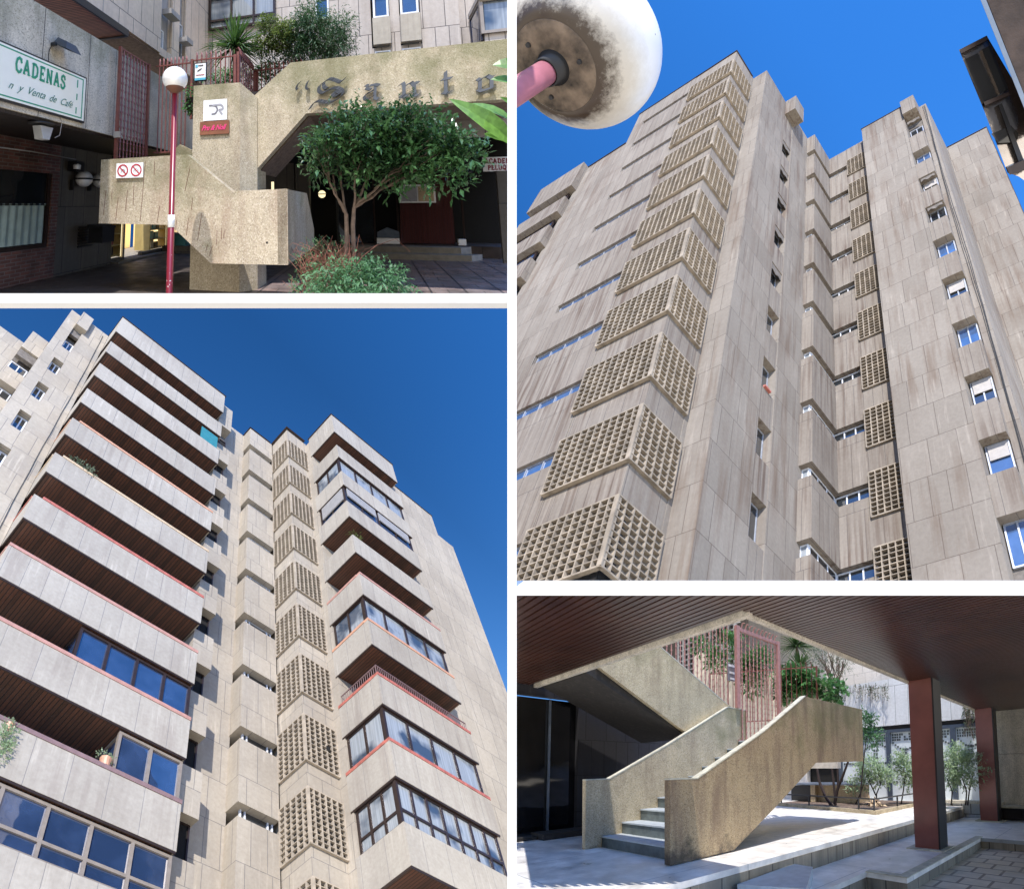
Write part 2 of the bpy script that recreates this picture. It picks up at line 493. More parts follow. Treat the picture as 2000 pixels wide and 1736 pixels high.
ZB = 4.0
bt = thing('apartment_tower', 'pale concrete tower with stacked wood-lined balconies and corner lattice screens under a deep blue sky', 'apartment tower', BL, (8, 15, ZB))
# walls ---------------------------------------------------------------
w = MB(); j = 0.004
w.box(2.05, 8.2, 15.3, 22, ZB, 41.5, j)             # behind the long balconies
w.box(0.95, 2.02, 14.95, 22.1, ZB, 42, j)
w.box(0.03, 0.5, 14.97, 22.2, ZB, 41.95, j)
w.box(-6, -0.8, 17.9, 24, ZB, 42, j)
w.box(9.0, 10.4, 14.85, 22.3, ZB, 42, j)
w.box(13.22, 17.62, 12.6, 20, ZB, 41.7, j)
w.box(17.68, 22.0, 11.7, 20.1, ZB, 42, j)
w.box(22.0, 23.32, 11.72, 20.2, ZB, 39.8, j)
w.box(12.0, 13.22, 14.2, 20.3, ZB, 41.6, j)
w.build('wall', M['bl_slab'], bt, BL)
vd = MB()
vd.box(11.96, 13.3, 13.09, 14.19, ZB, 40.6).build('shaft', M['void'], bt, BL)  # near-black block stands in for the unlit space behind the lattice
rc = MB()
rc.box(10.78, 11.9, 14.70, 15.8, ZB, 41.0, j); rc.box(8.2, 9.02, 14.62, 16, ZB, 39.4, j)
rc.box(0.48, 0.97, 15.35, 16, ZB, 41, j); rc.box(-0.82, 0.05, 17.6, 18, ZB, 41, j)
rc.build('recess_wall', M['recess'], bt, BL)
# bands of the bay, the lattice corner, the slot strips ----------------
def bands(x0, x1, y0, y1, solid, mat, name='wall_band', F=BL, parent=bt):
    for z0, z1 in solid:
        MB().box(x0, x1, y0, y1, z0, z1, 0.003).build(name, mat, parent, F)
lat = [(38.5-3.06*k, 40.5-3.07*k) for k in range(10)]
solid = [(lat[0][1], 42.0)] + [(lat[k+1][1], lat[k][0]) for k in range(9)]
bands(11.91, 13.25, 13.04, 14.3, solid, M['bl_slab'])
L0 = None
for k, (a, b_) in enumerate(lat):
    if L0 is None:
        L0 = lattice(bt, BL, [('y', 12.95, 11.84, 13.20, 6, -1), ('x', 11.82, 12.97, 14.25, 5, -1)], a, b_, 10, M['lattice'], 0.085, 0.042, 0.026)
    else: dup(L0, BL.w((0, 0, -3.065*k)))
bay = [(39.32-3.03*k, 39.96-3.045*k) for k in range(10)]
solid = [(bay[0][1], 42.0)] + [(bay[k+1][1], bay[k][0]) for k in range(9)]
bands(10.36, 11.84, 14.26, 15.9, solid, M['bl_slab'], 'bay_band')
wb = None
for k, (a, b_) in enumerate(bay):
    if wb is None: wb = window(bt, BL, 'y', 14.50, 10.62, 11.80, a, b_, 0.08, M['frame_white'], M['glass_dark'], (10.80, 11.62), 0.045)
    else: dup(wb, BL.w((0, 0, -3.037*k)))
# narrow strip of windows beside the long balconies
st = [(36.95-P*k, 38.35-P*k) for k in range(10)]
solid = [(39.25, 42.0)] + [(st[k+1][1], st[k][0]) for k in range(9)]
bands(8.28, 9.05, 14.12, 15.0, solid, M['bl_slab'], 'strip_band')
ws = None
for k, (a, b_) in enumerate(st):
    if ws is None: ws = window(bt, BL, 'y', 14.42, 8.3, 9.0, a, b_, 0.08, M['frame_bronze'], M['void'], (8.62,), 0.05)
    else: dup(ws, BL.w((0, 0, -P*k)))
# strip on the far left wall
st = [(37.28-2.97*k, 38.75-2.97*k) for k in range(10)]
st[0] = (37.28, 40.1)
solid = [(st[k+1][1], st[k][0]) for k in range(9)]
bands(0.48, 0.97, 14.96, 15.6, solid, M['bl_slab'], 'strip_band')
MB().box(0.5, 1.05, 14.72, 15.6, 40.1, 42.05).build('box_bay', M['bl_slab'], bt, BL)
ws = None
for k, (a, b_) in enumerate(st):
    if ws is None: ws = window(bt, BL, 'y', 15.2, 0.52, 0.94, 37.3, 38.7, 0.07, M['frame_white'], M['glass_dark'], (0.73,), 0.05)
    else: dup(ws, BL.w((0, 0, -2.97*k)))
MB().box(0.5, 0.96, 15.05, 15.2, 39.4, 40.1).build('scalloped_awning', M['recess'], bt, BL)
MB().box(-0.8, 0.03, 17.2, 17.4, 38.8, 39.6).build('scalloped_awning', M['recess'], bt, BL)
st = [(36.95-2.97*k, 38.4-2.97*k) for k in range(10)]
st[0] = (36.95, 39.65)
solid = [(39.65, 42.0)] + [(st[k+1][1], st[k][0]) for k in range(9)]
bands(-0.82, 0.05, 17.1, 17.7, solid, M['bl_slab'], 'strip_band')
ws = None
for k in range(9):
    if ws is None: ws = window(bt, BL, 'y', 17.4, -0.8, 0.0, 36.97, 38.3, 0.07, M['frame_white'], M['glass_dark'], (-0.4,), 0.05)
    else: dup(ws, BL.w((0, 0, -2.97*k)))

# balconies -----------------------------------------------------------
def balcony(x0, x1, yf, yb, z0, z1, top, rail=None, xr=None, label=None):
    """parapet wrapped round three sides, soffit boards hung below its slab"""
    t = 0.14
    m = MB()
    m.box(x0, x1, yf, yf+t, z0, z1, 0.002)
    m.box(x0+0.001, x0+t, yf+t, yb, z0+0.001, z1-0.001, 0.001)
    m.box(x1-t, x1-0.001, yf+t, yb, z0+0.001, z1-0.001, 0.001)
    m.box(x0+t, x1-t, yf+t, yb, z0+0.07, z0+0.2)
    b = m.build('balcony', M['bl_parapet'], bt, BL)
    MB().box(x0+0.05, x1-0.05, yf+0.05, yb-0.01, z0-0.028, z0+0.02).build('soffit', M['soffit_wood'], b, BL)
    MB().box(x0+0.01, x1-0.01, yf+0.012, yf+0.05, z0-0.06, z0-0.001).box(x0+0.012, x0+0.05, yf+0.05, yb, z0-0.06, z0-0.001).build('drip_edge', M['frame_bronze'], b, BL)
    if rail:
        MB().box((xr or x0)+0.0, x1+0.01, yf-0.02, yf+t+0.03, z1+0.002, z1+0.13).box(x0-0.02, x0+t, yf+t+0.03, yb, z1+0.003, z1+0.125).build('top_rail', rail, b, BL)
    if label: b['label'] = label
    return b
def glazing(x0, x1, yf, yb, z0, z1, n, frame, pane, side=True, curtain=False, transom=None, nl=2):
    """a balcony closed in with framed panes"""
    q = [x0+(x1-x0)*(i+1)/n for i in range(n-1)]
    cur = None
    if curtain: cur = [(x0+(x1-x0)*i/n+0.12, x0+(x1-x0)*(i+1)/n-0.12, z0+0.1, z0+(z1-z0)*0.72) for i in range(n)]
    w1 = window(bt, BL, 'y', yf+0.03, x0, x1, z0, z1, 0.10, frame, pane, q, 0.085, cur, transom, 'glazed_front')
    if side:
        ql = [yf+0.13+(yb-yf-0.13)*(i+1)/nl for i in range(nl-1)]
        window(bt, BL, 'x', x0+0.03, yf+0.13, yb-0.02, z0, z1, 0.10, frame, pane, ql, 0.08, None, transom, 'glazed_side')
    return w1
# right stack
fascia = balcony(13.2, 17.85, 10.8, 12.7, 39.72, 42.0, True)
rails = {4: M['rail_salmon'], 5: M['rail_orange'], 6: M['rail_red'], 7: M['rail_red']}
for k in range(10):
    balcony(13.2, 17.72, 10.8, 12.7, 36.6-P*k+(0.0 if k < 3 else 0.03), 38.02-P*k, False, rails.get(k))
zo = lambda k: (38.02-P*k, 39.62-P*k)   # opening above parapet k
a, b_ = zo(1); glazing(13.25, 17.6, 10.85, 12.6, a+0.01, b_, 4, M['frame_bronze'], M['glass_pale'])
a, b_ = zo(2); glazing(13.25, 17.6, 10.85, 12.6, a+0.01, b_, 4, M['frame_bronze'], M['glass_blue'])
MB().box(13.4, 15.2, 10.82, 10.87, a+0.75, b_-0.12).box(15.4, 17.4, 10.82, 10.87, a+0.75, b_-0.12).box(13.22, 13.27, 11.0, 12.4, a+0.45, b_-0.12).build('roller_shutter', M['shutter'], bt, BL)
a, b_ = zo(5); glazing(13.25, 17.6, 10.85, 12.6, a+0.13, b_, 4, M['frame_bronze'], M['glass_pale'])
a, b_ = zo(7); glazing(13.25, 17.6, 10.85, 12.6, a+0.13, b_, 4, M['frame_bronze'], M['glass_pale'])
a, b_ = zo(8); glazing(13.25, 17.6, 10.85, 12.6, a+0.01, b_, 7, M['frame_bronze'], M['glass_pale'], True, False, a+0.55, 3)
# barred railing of the sixth balcony
a = 38.02-P*6+0.13
rl = MB()
for i in range(46):
    x = 13.25+i*0.098
    rl.box(x-0.008, x+0.008, 10.86, 10.876, a, a+0.42)
for i in range(18):
    y = 10.9+i*0.098
    rl.box(13.26, 13.276, y-0.008, y+0.008, a, a+0.42)
rl.box(13.24, 17.68, 10.85, 10.886, a+0.42, a+0.45); rl.box(13.25, 13.286, 10.886, 12.6, a+0.421, a+0.449)
rl.build('barred_railing', M['rail_mauve'], bt, BL)
# long stack on the left
balcony(2.03, 8.24, 13.7, 15.35, 39.72, 42.0, True)
lrails = {3: M['rail_orange'], 4: M['rail_cream'], 5: M['rail_red'], 6: M['rail_salmon'], 7: M['rail_salmon'], 8: M['rail_mauve']}
for k in range(10):
    balcony(2.03, 8.24, 13.7, 15.35, 36.72-P*k, 38.16-P*k, False, lrails.get(k), 2.3 if k < 6 else None)
zl = lambda k: (38.16-P*k, 39.68-P*k)
a, b_ = zl(7); glazing(4.6, 8.2, 13.75, 15.3, a+0.13, b_-0.03, 4, M['frame_bronze'], M['glass_blue'])
MB().box(4.75, 4.95, 13.86, 13.9, a+0.25, a+1.1).box(7.75, 8.05, 13.86, 13.9, a+0.2, a+0.9).build('curtain', M['curtain'], bt, BL)
a, b_ = zl(8); glazing(6.3, 8.2, 13.75, 15.3, a+0.13, b_-0.03, 2, M['frame_tan'], M['glass_blue'])
a, b_ = zl(9); glazing(3.0, 8.2, 13.75, 15.3, a+0.01, b_-0.03, 5, M['frame_tan'], M['glass_blue'], True, False, a+0.5)
a, b_ = zl(1)
MB().box(7.2, 8.1, 13.72, 13.76, a+0.02, b_-0.25).build('sun_blind', M['teal'], bt, BL)
# small square vent high on the side wall and roof flashing
MB().box(12.72, 12.86, 12.93, 12.97, 17.9, 18.1).build('air_vent', M['void'], bt, BL)
cp = MB()
cp.box(2.0, 8.3, 13.66, 15.4, 42.005, 42.05).box(13.15, 17.9, 10.76, 12.75, 42.006, 42.05).box(17.95, 22.05, 11.66, 20.15, 42.007, 42.04).box(11.78, 13.1, 12.9, 20.4, 42.008, 42.04).box(10.3, 11.7, 14.2, 15.95, 42.009, 42.04)
cp.build('roof_flashing', M['frame_bronze'], bt, BL)
# cable down the left wall
cb = MB(); pts = []
for i in range(30):
    z = 41.5-i*1.1; pts.append((1.78+0.03*math.sin(i*0.33)+0.01*math.sin(i*1.9), 14.92, z))
cb.tube(pts, 0.011, 5)
tag(cb.build('cable', M['cable'], None, BL), 'thin black cable hanging down the pale slabs left of the long balconies', 'cable')

def at(F, u, v, d): return F.inv @ (Vector(((u-CX)/FOCAL, 1.0, (CY-v)/FOCAL)) * d)
# ================================================================== LATTICE TOWER (right, above)
Q = 2.98
ZC = 6.0
tt = thing('apartment_tower', 'tall weathered concrete tower with large corner lattice screens behind the close-up globe lamp', 'apartment tower', TR, (-8, 15, ZC))
w = MB(); j = 0.004
w.box(-16.8, -16.08, 8.78, 16, ZC, 42, j)
w.box(-16.1, -10.0, 9.2, 16.1, ZC, 41.7, j)
w.box(-16.0, -9.98, 10.34, 16.2, ZC, 41.95, j)
w.box(-16.0, -9.1, 10.50, 12.60, ZC, 41.98, j)
w.box(-16.0, -9.1, 13.40, 15.3, ZC, 41.97, j)
w.box(-19.75, -16.75, 8.80, 16.3, ZC, 37.95, j)
w.box(-12.0, -9.35, 15.02, 20, ZC, 41.9, j)
w.box(-6.14, -3.62, 16.2, 24, ZC, 42.0, j)
w.box(-2.80, -2.38, 16.7, 24.1, ZC, 42.0, j)
w.box(-2.45, 0.02, 19.75, 26, ZC, 42.0, j)
w.build('wall', M['tr_slab'], tt, TR)
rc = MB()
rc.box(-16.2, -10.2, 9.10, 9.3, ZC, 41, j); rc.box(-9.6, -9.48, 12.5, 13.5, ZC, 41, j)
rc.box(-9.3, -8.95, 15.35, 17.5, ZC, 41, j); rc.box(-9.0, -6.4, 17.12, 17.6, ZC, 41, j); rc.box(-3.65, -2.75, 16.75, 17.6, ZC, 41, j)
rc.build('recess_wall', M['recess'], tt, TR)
def tb(x0, x1, y0, y1, solid, mat=None, name='wall_band'):
    for z0, z1 in solid: MB().box(x0, x1, y0, y1, z0, z1, 0.003).build(name, mat or M['tr_plain'], tt, TR)
K = 11
slot = [(39.50-Q*k, 40.02-Q*k) for k in range(K)]
tb(-16.1, -12.74, 8.78, 9.25, [(slot[0][1], 42.0)] + [(slot[k+1][1], slot[k][0]) for k in range(K-1)])
lt_ = [(38.35-Q*k, 40.22-Q*k) for k in range(K)]
tb(-12.76, -10.0, 8.80, 10.36, [(lt_[0][1]-0.02, 41.98)] + [(lt_[k+1][1]-0.02, lt_[k][0]+0.02) for k in range(K-1)])
wl_ = None
for k in range(K):
    a, b_ = slot[k]
    if wl_ is None: wl_ = window(tt, TR, 'y', 8.88, -16.05, -12.78, a, b_, 0.07, M['frame_alu'], M['glass_sky'], (-15.4, -14.75, -14.1, -13.45), 0.045)
    else: dup(wl_, TR.w((0, 0, -Q*k)))
L1 = None
for k, (a, b_) in enumerate(lt_):
    if L1 is None: L1 = lattice(tt, TR, [('y', 8.66, -12.74, -9.92, 11, -1), ('x', -9.88, 8.68, 10.33, 6, 1)], a, b_, 10, M['lattice_tr'], 0.13, 0.038, 0.026)
    else: dup(L1, TR.w((0, 0, -Q*k)))
MB().box(-12.6, -10.12, 8.83, 9.1, ZC, 40.1).box(-10.35, -10.10, 8.87, 10.3, ZC, 40.11).build('shaft', M['void'], tt, TR)  # near-black blocks in place of the shade behind the corner lattice
# far left bays with glazed gaps
fb = MB().box(-22.9, -19.8, 8.9, 14, ZC, 37.4)
fb.build('recess_wall', M['void'], tt, TR)
fs = [(35.2, 38.0)] + [(32.35-Q*k, 33.95-Q*k) for k in range(6)]
for z0, z1 in fs:
    MB().box(-22.85, -19.55, 8.42, 8.95, z0, z1, 0.003).build('wall_band', M['tr_plain'], tt, TR)
for k in range(5):
    window(tt, TR, 'y', 8.72, -22.8, -20.0, 33.95-Q*k, 35.2-Q*k if k == 0 else 35.33-Q*k, 0.1, M['frame_bronze'], M['glass_sky'], (-22.1, -21.4, -20.7), 0.06)
# window column in the side wall
wc = [(35.52-Q*k, 37.02-Q*k) for k in range(10)]
for z0, z1 in [(wc[0][1], 42.0)] + [(wc[k+1][1], wc[k][0]) for k in range(9)]:
    MB().box(-9.7, -9.13, 12.58, 13.42, z0, z1, 0.002).build('wall_band', M['tr_plain'], tt, TR)
ww = None
for k, (a, b_) in enumerate(wc):
    if ww is None: ww = window(tt, TR, 'x', -9.46, 12.62, 13.38, a, b_, 0.06, M['frame_alu'], M['glass_dark'], (13.0,), 0.045, side=1)
    else: dup(ww, TR.w((0, 0, -Q*k)))
    if k < 5: MB().prism([(12.62, b_-0.02), (13.38, b_-0.02), (13.38, b_-0.42), (13.2, b_-0.35), (13.0, b_-0.48), (12.8, b_-0.36), (12.62, b_-0.45)], 'x', -9.18, -9.16).build('scalloped_awning', M['recess'], tt, TR)
    if k == 6: tag(MB().box(-9.14, -9.04, 12.75, 13.1, a+0.005, a+0.08).build('flower_box', M['rail_red'], None, TR), 'small flower box on a window sill half way down the tower side wall', 'flower box')
MB().box(-9.12, -8.46, 12.6, 13.5, 40.3, 42.2).build('box_bay', M['tr_slab'], tt, TR)
# recess bay with slots turning the corner
sl2 = [(39.28-Q*k, 39.86-Q*k) for k in range(K)]
sd = [(sl2[0][1], 41.9)] + [(sl2[k+1][1], sl2[k][0]) for k in range(K-1)]
for z0, z1 in sd:
    MB().box(-9.36, -8.6, 15.02, 16.95, z0, z1, 0.003).build('bay_band', M['tr_plain'], tt, TR)
    MB().box(-8.62, -7.44, 16.8, 17.3, z0+0.01, z1-0.01, 0.003).build('wall_band', M['tr_plain'], tt, TR)
lt2 = [(38.37-Q*k, 40.2-Q*k) for k in range(K)]
tb(-7.46, -6.10, 16.79, 17.3, [(lt2[0][1], 41.9)] + [(lt2[k+1][1], lt2[k][0]) for k in range(K-1)])
L2 = None
for k, (a, b_) in enumerate(lt2):
    if L2 is None: L2 = lattice(tt, TR, [('y', 16.70, -7.44, -6.26, 5, -1)], a, b_, 10, M['lattice_tr'], 0.15, 0.035, 0.028)
    else: dup(L2, TR.w((0, 0, -Q*k)))
MB().box(-7.4, -6.10, 16.87, 17.1, ZC, 40.5).build('shaft', M['void'], tt, TR)  # same near-black filler for the shade behind this lattice
w1 = w2 = w3 = None
for k, (a, b_) in enumerate(sl2):
    if w1 is None:
        w1 = window(tt, TR, 'y', 15.24, -9.33, -8.84, a, b_, 0.05, M['frame_white'], M['glass_pale'], (-9.1,), 0.04)
        w2 = window(tt, TR, 'x', -8.86, 15.3, 16.95, a+0.002, b_-0.002, 0.05, M['frame_white'], M['glass_dark'], (15.8, 16.4), 0.04)
        w3 = window(tt, TR, 'y', 17.0, -8.85, -7.46, a+0.004, b_-0.004, 0.06, M['frame_white'], M['glass_dark'], (-8.4, -7.95), 0.045)
    else:
        for q in (w1, w2, w3): dup(q, TR.w((0, 0, -Q*k)))
# window strip of the right wing
rs = [(34.6-2.9*k, 36.0-2.9*k) for k in range(9)]
rs = [(37.9, 40.0)] + rs
for z0, z1 in [(rs[k+1][1], rs[k][0]) for k in range(9)]:
    MB().box(-3.63, -2.79, 16.30, 16.85, z0, z1, 0.003).build('strip_band', M['tr_plain'], tt, TR)
MB().box(-3.60, -2.79, 15.94, 17.0, 40.35, 42.15).build('box_bay', M['tr_plain'], tt, TR)
for k, (a, b_) in enumerate(rs):
    pane = M['glass_sky'] if k in (1, 4, 6, 8, 9) else M['glass_dark']
    wv_ = window(tt, TR, 'y', 16.66, -3.58, -2.84, a, min(b_, a+1.45), 0.07, M['frame_alu'], pane, (-3.2,) if k != 8 else (), 0.05, None, a+0.32 if k in (4, 6) else None)
    if k in (2, 5, 7, 8):
        MB().box(-3.5, -2.9, 16.63, 16.658, b_-0.62, b_-0.06).build('roller_shutter', M['shutter_beige'], wv_, TR)
    if k in (0, 2, 3): MB().prism([(-3.55, b_), (-2.85, b_), (-2.85, b_-0.28), (-3.0, b_-0.2), (-3.2, b_-0.33), (-3.4, b_-0.18), (-3.55, b_-0.3)], 'y', 16.36, 16.38).build('scalloped_awning', M['recess'], tt, TR)
cp = MB()
cp.box(-16.85, -9.94, 8.74, 10.4, 42.01, 42.05).box(-19.8, -16.82, 8.75, 16.25, 37.97, 38.01).box(-12, -9.3, 14.98, 20.1, 42.012, 42.05)
cp.box(-6.18, -3.58, 16.16, 24.1, 42.02, 42.06).box(-2.44, 0.05, 19.7, 26.1, 42.015, 42.055)
cp.build('roof_flashing', M['frame_bronze'], tt, TR)
cb = MB()
for q in range(3):
    pts = []
    for i in range(34):
        z = 41.8-i*0.85; pts.append((-2.58+0.05*q+0.03*math.sin(i*0.3+q)+0.008*math.sin(i*1.7), 16.67, z))
    cb.tube(pts, 0.009, 5)
tag(cb.build('cable', M['cable'], None, TR), 'bundle of thin black cables hanging beside the rightmost window strip of the lattice tower', 'cable')

# globe street lamp overhead ------------------------------------------
def cam_dist(F, p): return F.w(p).y
g0 = TR.inv @ (Vector(((1142-CX)/FOCAL, 1.0, (CY-94)/FOCAL)) * 2.95)
rr = 0.283
def sphere_prof(r, zc, a0, a1, n=20, sq=1.0):
    return [(max(0.0001, r*math.cos(a0+(a1-a0)*i/n)), zc+sq*r*math.sin(a0+(a1-a0)*i/n)) for i in range(n+1)]
gm, nt, b = nodes('stained_globe_plastic')
L = lp(nt); sx = N(nt, 'ShaderNodeSeparateXYZ'); nt.links.new(L, sx.inputs[0])
LAX, LAY = -0.16, -0.13
vd_ = N(nt, 'ShaderNodeVectorMath', operation='DOT_PRODUCT'); nt.links.new(L, vd_.inputs[0])
ax_ = -Vector((LAX, LAY, -1.0)).normalized(); vd_.inputs[1].default_value = ax_
zz = math_(nt, 'SUBTRACT', vd_.outputs['Value'], g0.dot(ax_) - rr)
n1 = noise(nt, L, 22, 8, 0.78)
z2_ = math_(nt, 'ADD', zz, math_(nt, 'MULTIPLY', math_(nt, 'SUBTRACT', n1, 0.5), -0.13))
col = mix(nt, ramp(nt, z2_, 0.065, 0.115), (0.05, 0.033, 0.02), (0.55, 0.51, 0.44))
col = mix(nt, ramp(nt, z2_, 0.13, 0.24), col, (0.80, 0.79, 0.76))
sp = N(nt, 'ShaderNodeTexVoronoi'); sp.inputs['Scale'].default_value = 9; nt.links.new(L, sp.inputs['Vector'])
col = mix(nt, ramp(nt, sp.outputs['Distance'], 0.03, 0.05), (0.10, 0.07, 0.05), col)
nt.links.new(col, b.inputs['Base Color']); b.inputs['Roughness'].default_value = 0.3
b.inputs['Subsurface Weight'].default_value = 0.0
M['globe_tr'] = gm
M['globe_base'] = plain('dirty_lamp_base', (0.12,0.09,0.065), 0.8, var=0.85, scale=14)
M['pink_paint'] = plain('faded_pink_paint', (0.42,0.15,0.18), 0.35, var=0.25, scale=9)
lt = thing('street_lamp', 'stained white globe lamp close overhead on a faded pink pole against the bright blue sky', 'street lamp', TR, (g0.x, g0.y, g0.z-2.2))
AX = Vector((LAX, LAY, -1.0)).normalized()          # the lamp leans: direction from the globe down its pole
RQ = Vector((0, 0, -1)).rotation_difference(AX).to_matrix()
def tilt_(m):
    m.v = [tuple(g0 + RQ @ (Vector(p)-g0)) for p in m.v]; return m
tilt_(MB().lathe(g0.x, g0.y, [(0.153, g0.z-rr*0.83)] + sphere_prof(rr, g0.z, -0.975, math.pi/2, 26), 64)).build('globe', M['globe_tr'], lt, TR, smooth=True)
zb = g0.z-rr*0.83
lb = tilt_(MB().lathe(g0.x, g0.y, [(0.0005, zb-0.012), (0.05, zb-0.012), (0.10, zb-0.008), (0.150, zb-0.004), (0.155, zb+0.004), (0.10, zb+0.012)], 48)).build('lamp_base', M['globe_base'], lt, TR, smooth=True)
tilt_(MB().lathe(g0.x, g0.y, [(0.043, zb-0.07), (0.047, zb-0.07), (0.049, zb-0.02), (0.060, zb-0.012), (0.03, zb-0.008)], 32)).build('collar', M['black_metal'], lb, TR, smooth=True)
for t_ in (0.3, 2.4, 4.4):
    tilt_(MB().lathe(g0.x+0.105*math.cos(t_), g0.y+0.105*math.sin(t_), [(0.0005, zb-0.017), (0.008, zb-0.016), (0.009, zb-0.008)], 12)).build('screw', M['black_metal'], lb, TR)
tilt_(MB().tube([(g0.x, g0.y, zb-0.014), (g0.x, g0.y, zb-2.0)], 0.040, 28)).build('pole', M['pink_paint'], lt, TR, smooth=True)

# polished metal lamp-housing at the right edge ------------------------
def at_(F, u, v, d): return F.inv @ (Vector(((u-CX)/FOCAL, 1.0, (CY-v)/FOCAL)) * d)
M['mirror'] = plain('scratched_polished_steel', (0.62,0.56,0.52), 0.22, 1.0, var=0.3, scale=3)
M['dark_glaze'] = glass('dark_sign_glazing', (0.012,0.011,0.010), 0.12, 1.6)
M['sign_dark'] = plain('rusty_dark_canopy', (0.05,0.035,0.028), 0.9, var=0.6)
M['galv'] = plain('blue_grey_galvanised', (0.20,0.24,0.30), 0.4, 0.5, var=0.2)
sg = thing('shop_sign_box', 'polished steel sign box with dark panels jutting into the sky at the right edge', 'sign box', TR, at(TR, 1960, 200, 4.2))
def slab_uv(pts, d0, d1, name, mat, parent):
    """plate whose front outline stands at distance d0 and whose back stands at d1, same outline carried straight back"""
    n = len(pts)
    fr_ = [W.w(Vector(((u-CX)/FOCAL*d0, d0, (CY-v)/FOCAL*d0))) for u, v in pts]
    bk = [p + Vector((0.80*(d1-d0), d1-d0, 0.60*(d1-d0))) for p in fr_]
    m = MB(); inv = TR.inv
    m.add([tuple(inv @ p) for p in fr_+bk], [tuple(range(n-1, -1, -1)), tuple(range(n, 2*n))] + [(i, (i+1) % n, (i+1) % n+n, i+n) for i in range(n)])
    return m.build(name, mat, parent, TR)
body = slab_uv([(1873,98),(1927,70),(2010,210),(2010,360),(1990,345),(1968,338),(1921,214)], 4.2, 4.5, 'body', M['mirror'], sg)
slab_uv([(1881,118),(1910,104),(1948,188),(1920,202)], 4.185, 4.199, 'panel', M['dark_glaze'], body)
slab_uv([(1918,97),(1934,89),(1970,175),(1953,184)], 4.185, 4.199, 'panel', M['dark_glaze'], body)
slab_uv([(1950,205),(1957,202),(2006,330),(1996,334)], 4.18, 4.198, 'seam', M['black_metal'], body)
slab_uv([(1936,262),(1975,246),(1990,262),(1985,278),(1950,280)], 4.186, 4.199, 'panel', M['dark_glaze'], body)
slab_uv([(1874,98),(1928,71),(1931,77),(1877,105)], 4.15, 4.19, 'trim', M['frame_bronze'], body)
slab_uv([(1921,200),(1970,180),(1973,186),(1924,207)], 4.15, 4.19, 'trim', M['frame_bronze'], body)
slab_uv([(1911,-10),(1922,-10),(2012,215),(2012,240),(1998,206)], 4.05, 4.15, 'bracket', M['galv'], sg)
slab_uv([(1924,-10),(2030,-10),(2030,250),(2012,214)], 4.08, 4.6, 'canopy', M['sign_dark'], sg)
slab_uv([(1966,328),(2010,308),(2010,330),(1972,342)], 4.14, 4.2, 'trim', M['frame_bronze'], body)
# ================================================================== plants
def leaf(m, p, d, n, L, wd, fold=0.25, droop=0.0):
    """a pointed leaf: base p, direction d, normal n"""
    d = d.normalized(); s = d.cross(n)
    if s.length < 1e-5: s = d.orthogonal()
    s.normalize(); n = s.cross(d)
    q = p + d*L*0.45; e = p + d*L - Vector((0, 0, droop*L)); q2 = q - Vector((0, 0, droop*L*0.25))
    m.add([p, q2+s*wd*0.5+n*fold*wd, e, q2-s*wd*0.5+n*fold*wd, q2], [(0, 4, 1), (1, 4, 2), (0, 3, 4), (3, 2, 4)])
def rvec(r):
    while True:
        v = Vector((r.uniform(-1,1), r.uniform(-1,1), r.uniform(-1,1)))
        if 0.05 < v.length < 1: return v
def crown(blobs, n, L, wd, r, up=0.25, shell=0.55, droop=0.1, per=5, mesh=None):
    """leaf sprays spread through clumps (cx, cy, cz, rx, ry, rz)"""
    m = mesh or MB(); tot = sum(b[3]*b[4]*b[5] for b in blobs)
    for b in blobs:
        k = int(n*b[3]*b[4]*b[5]/tot/per)+1
        for _ in range(k):
            v = rvec(r); v = v.normalized()*(shell+(1-shell)*r.random()**0.6) if r.random() < 0.8 else v
            c = Vector((b[0]+v.x*b[3], b[1]+v.y*b[4], b[2]+v.z*b[5]))
            ax = (v + Vector((0,0,up)) + rvec(r)*0.6).normalized()
            for i in range(per):
                p = c + ax*L*0.5*i
                d = (ax*0.6 + rvec(r)*0.9).normalized()
                nn = (Vector((0,0,1)) + rvec(r)*0.7)
                s = r.uniform(0.65, 1.2)
                leaf(m, p, d, nn, L*s, wd*s, 0.12, droop)
    return m
def branchy(r, p0, p1, rad, depth, m, tips, spread=0.5, n=3, wob=0.06):
    pts = [p0]; L = (p1-p0).length
    for i in range(1, 5):
        t = i/5; pts.append(p0.lerp(p1, t) + rvec(r)*wob*L)
    pts.append(p1)
    m.tube(pts, [rad*(1-0.45*i/5) for i in range(6)], 7)
    if depth == 0: tips.append(p1); return
    for i in range(n):
        d = ((p1-p0).normalized() + rvec(r)*spread).normalized()
        s = p0.lerp(p1, r.uniform(0.6, 1.0)) if i else p1
        branchy(r, s, s + d*L*r.uniform(0.5, 0.8), rad*0.55, depth-1, m, tips, spread, n, wob)

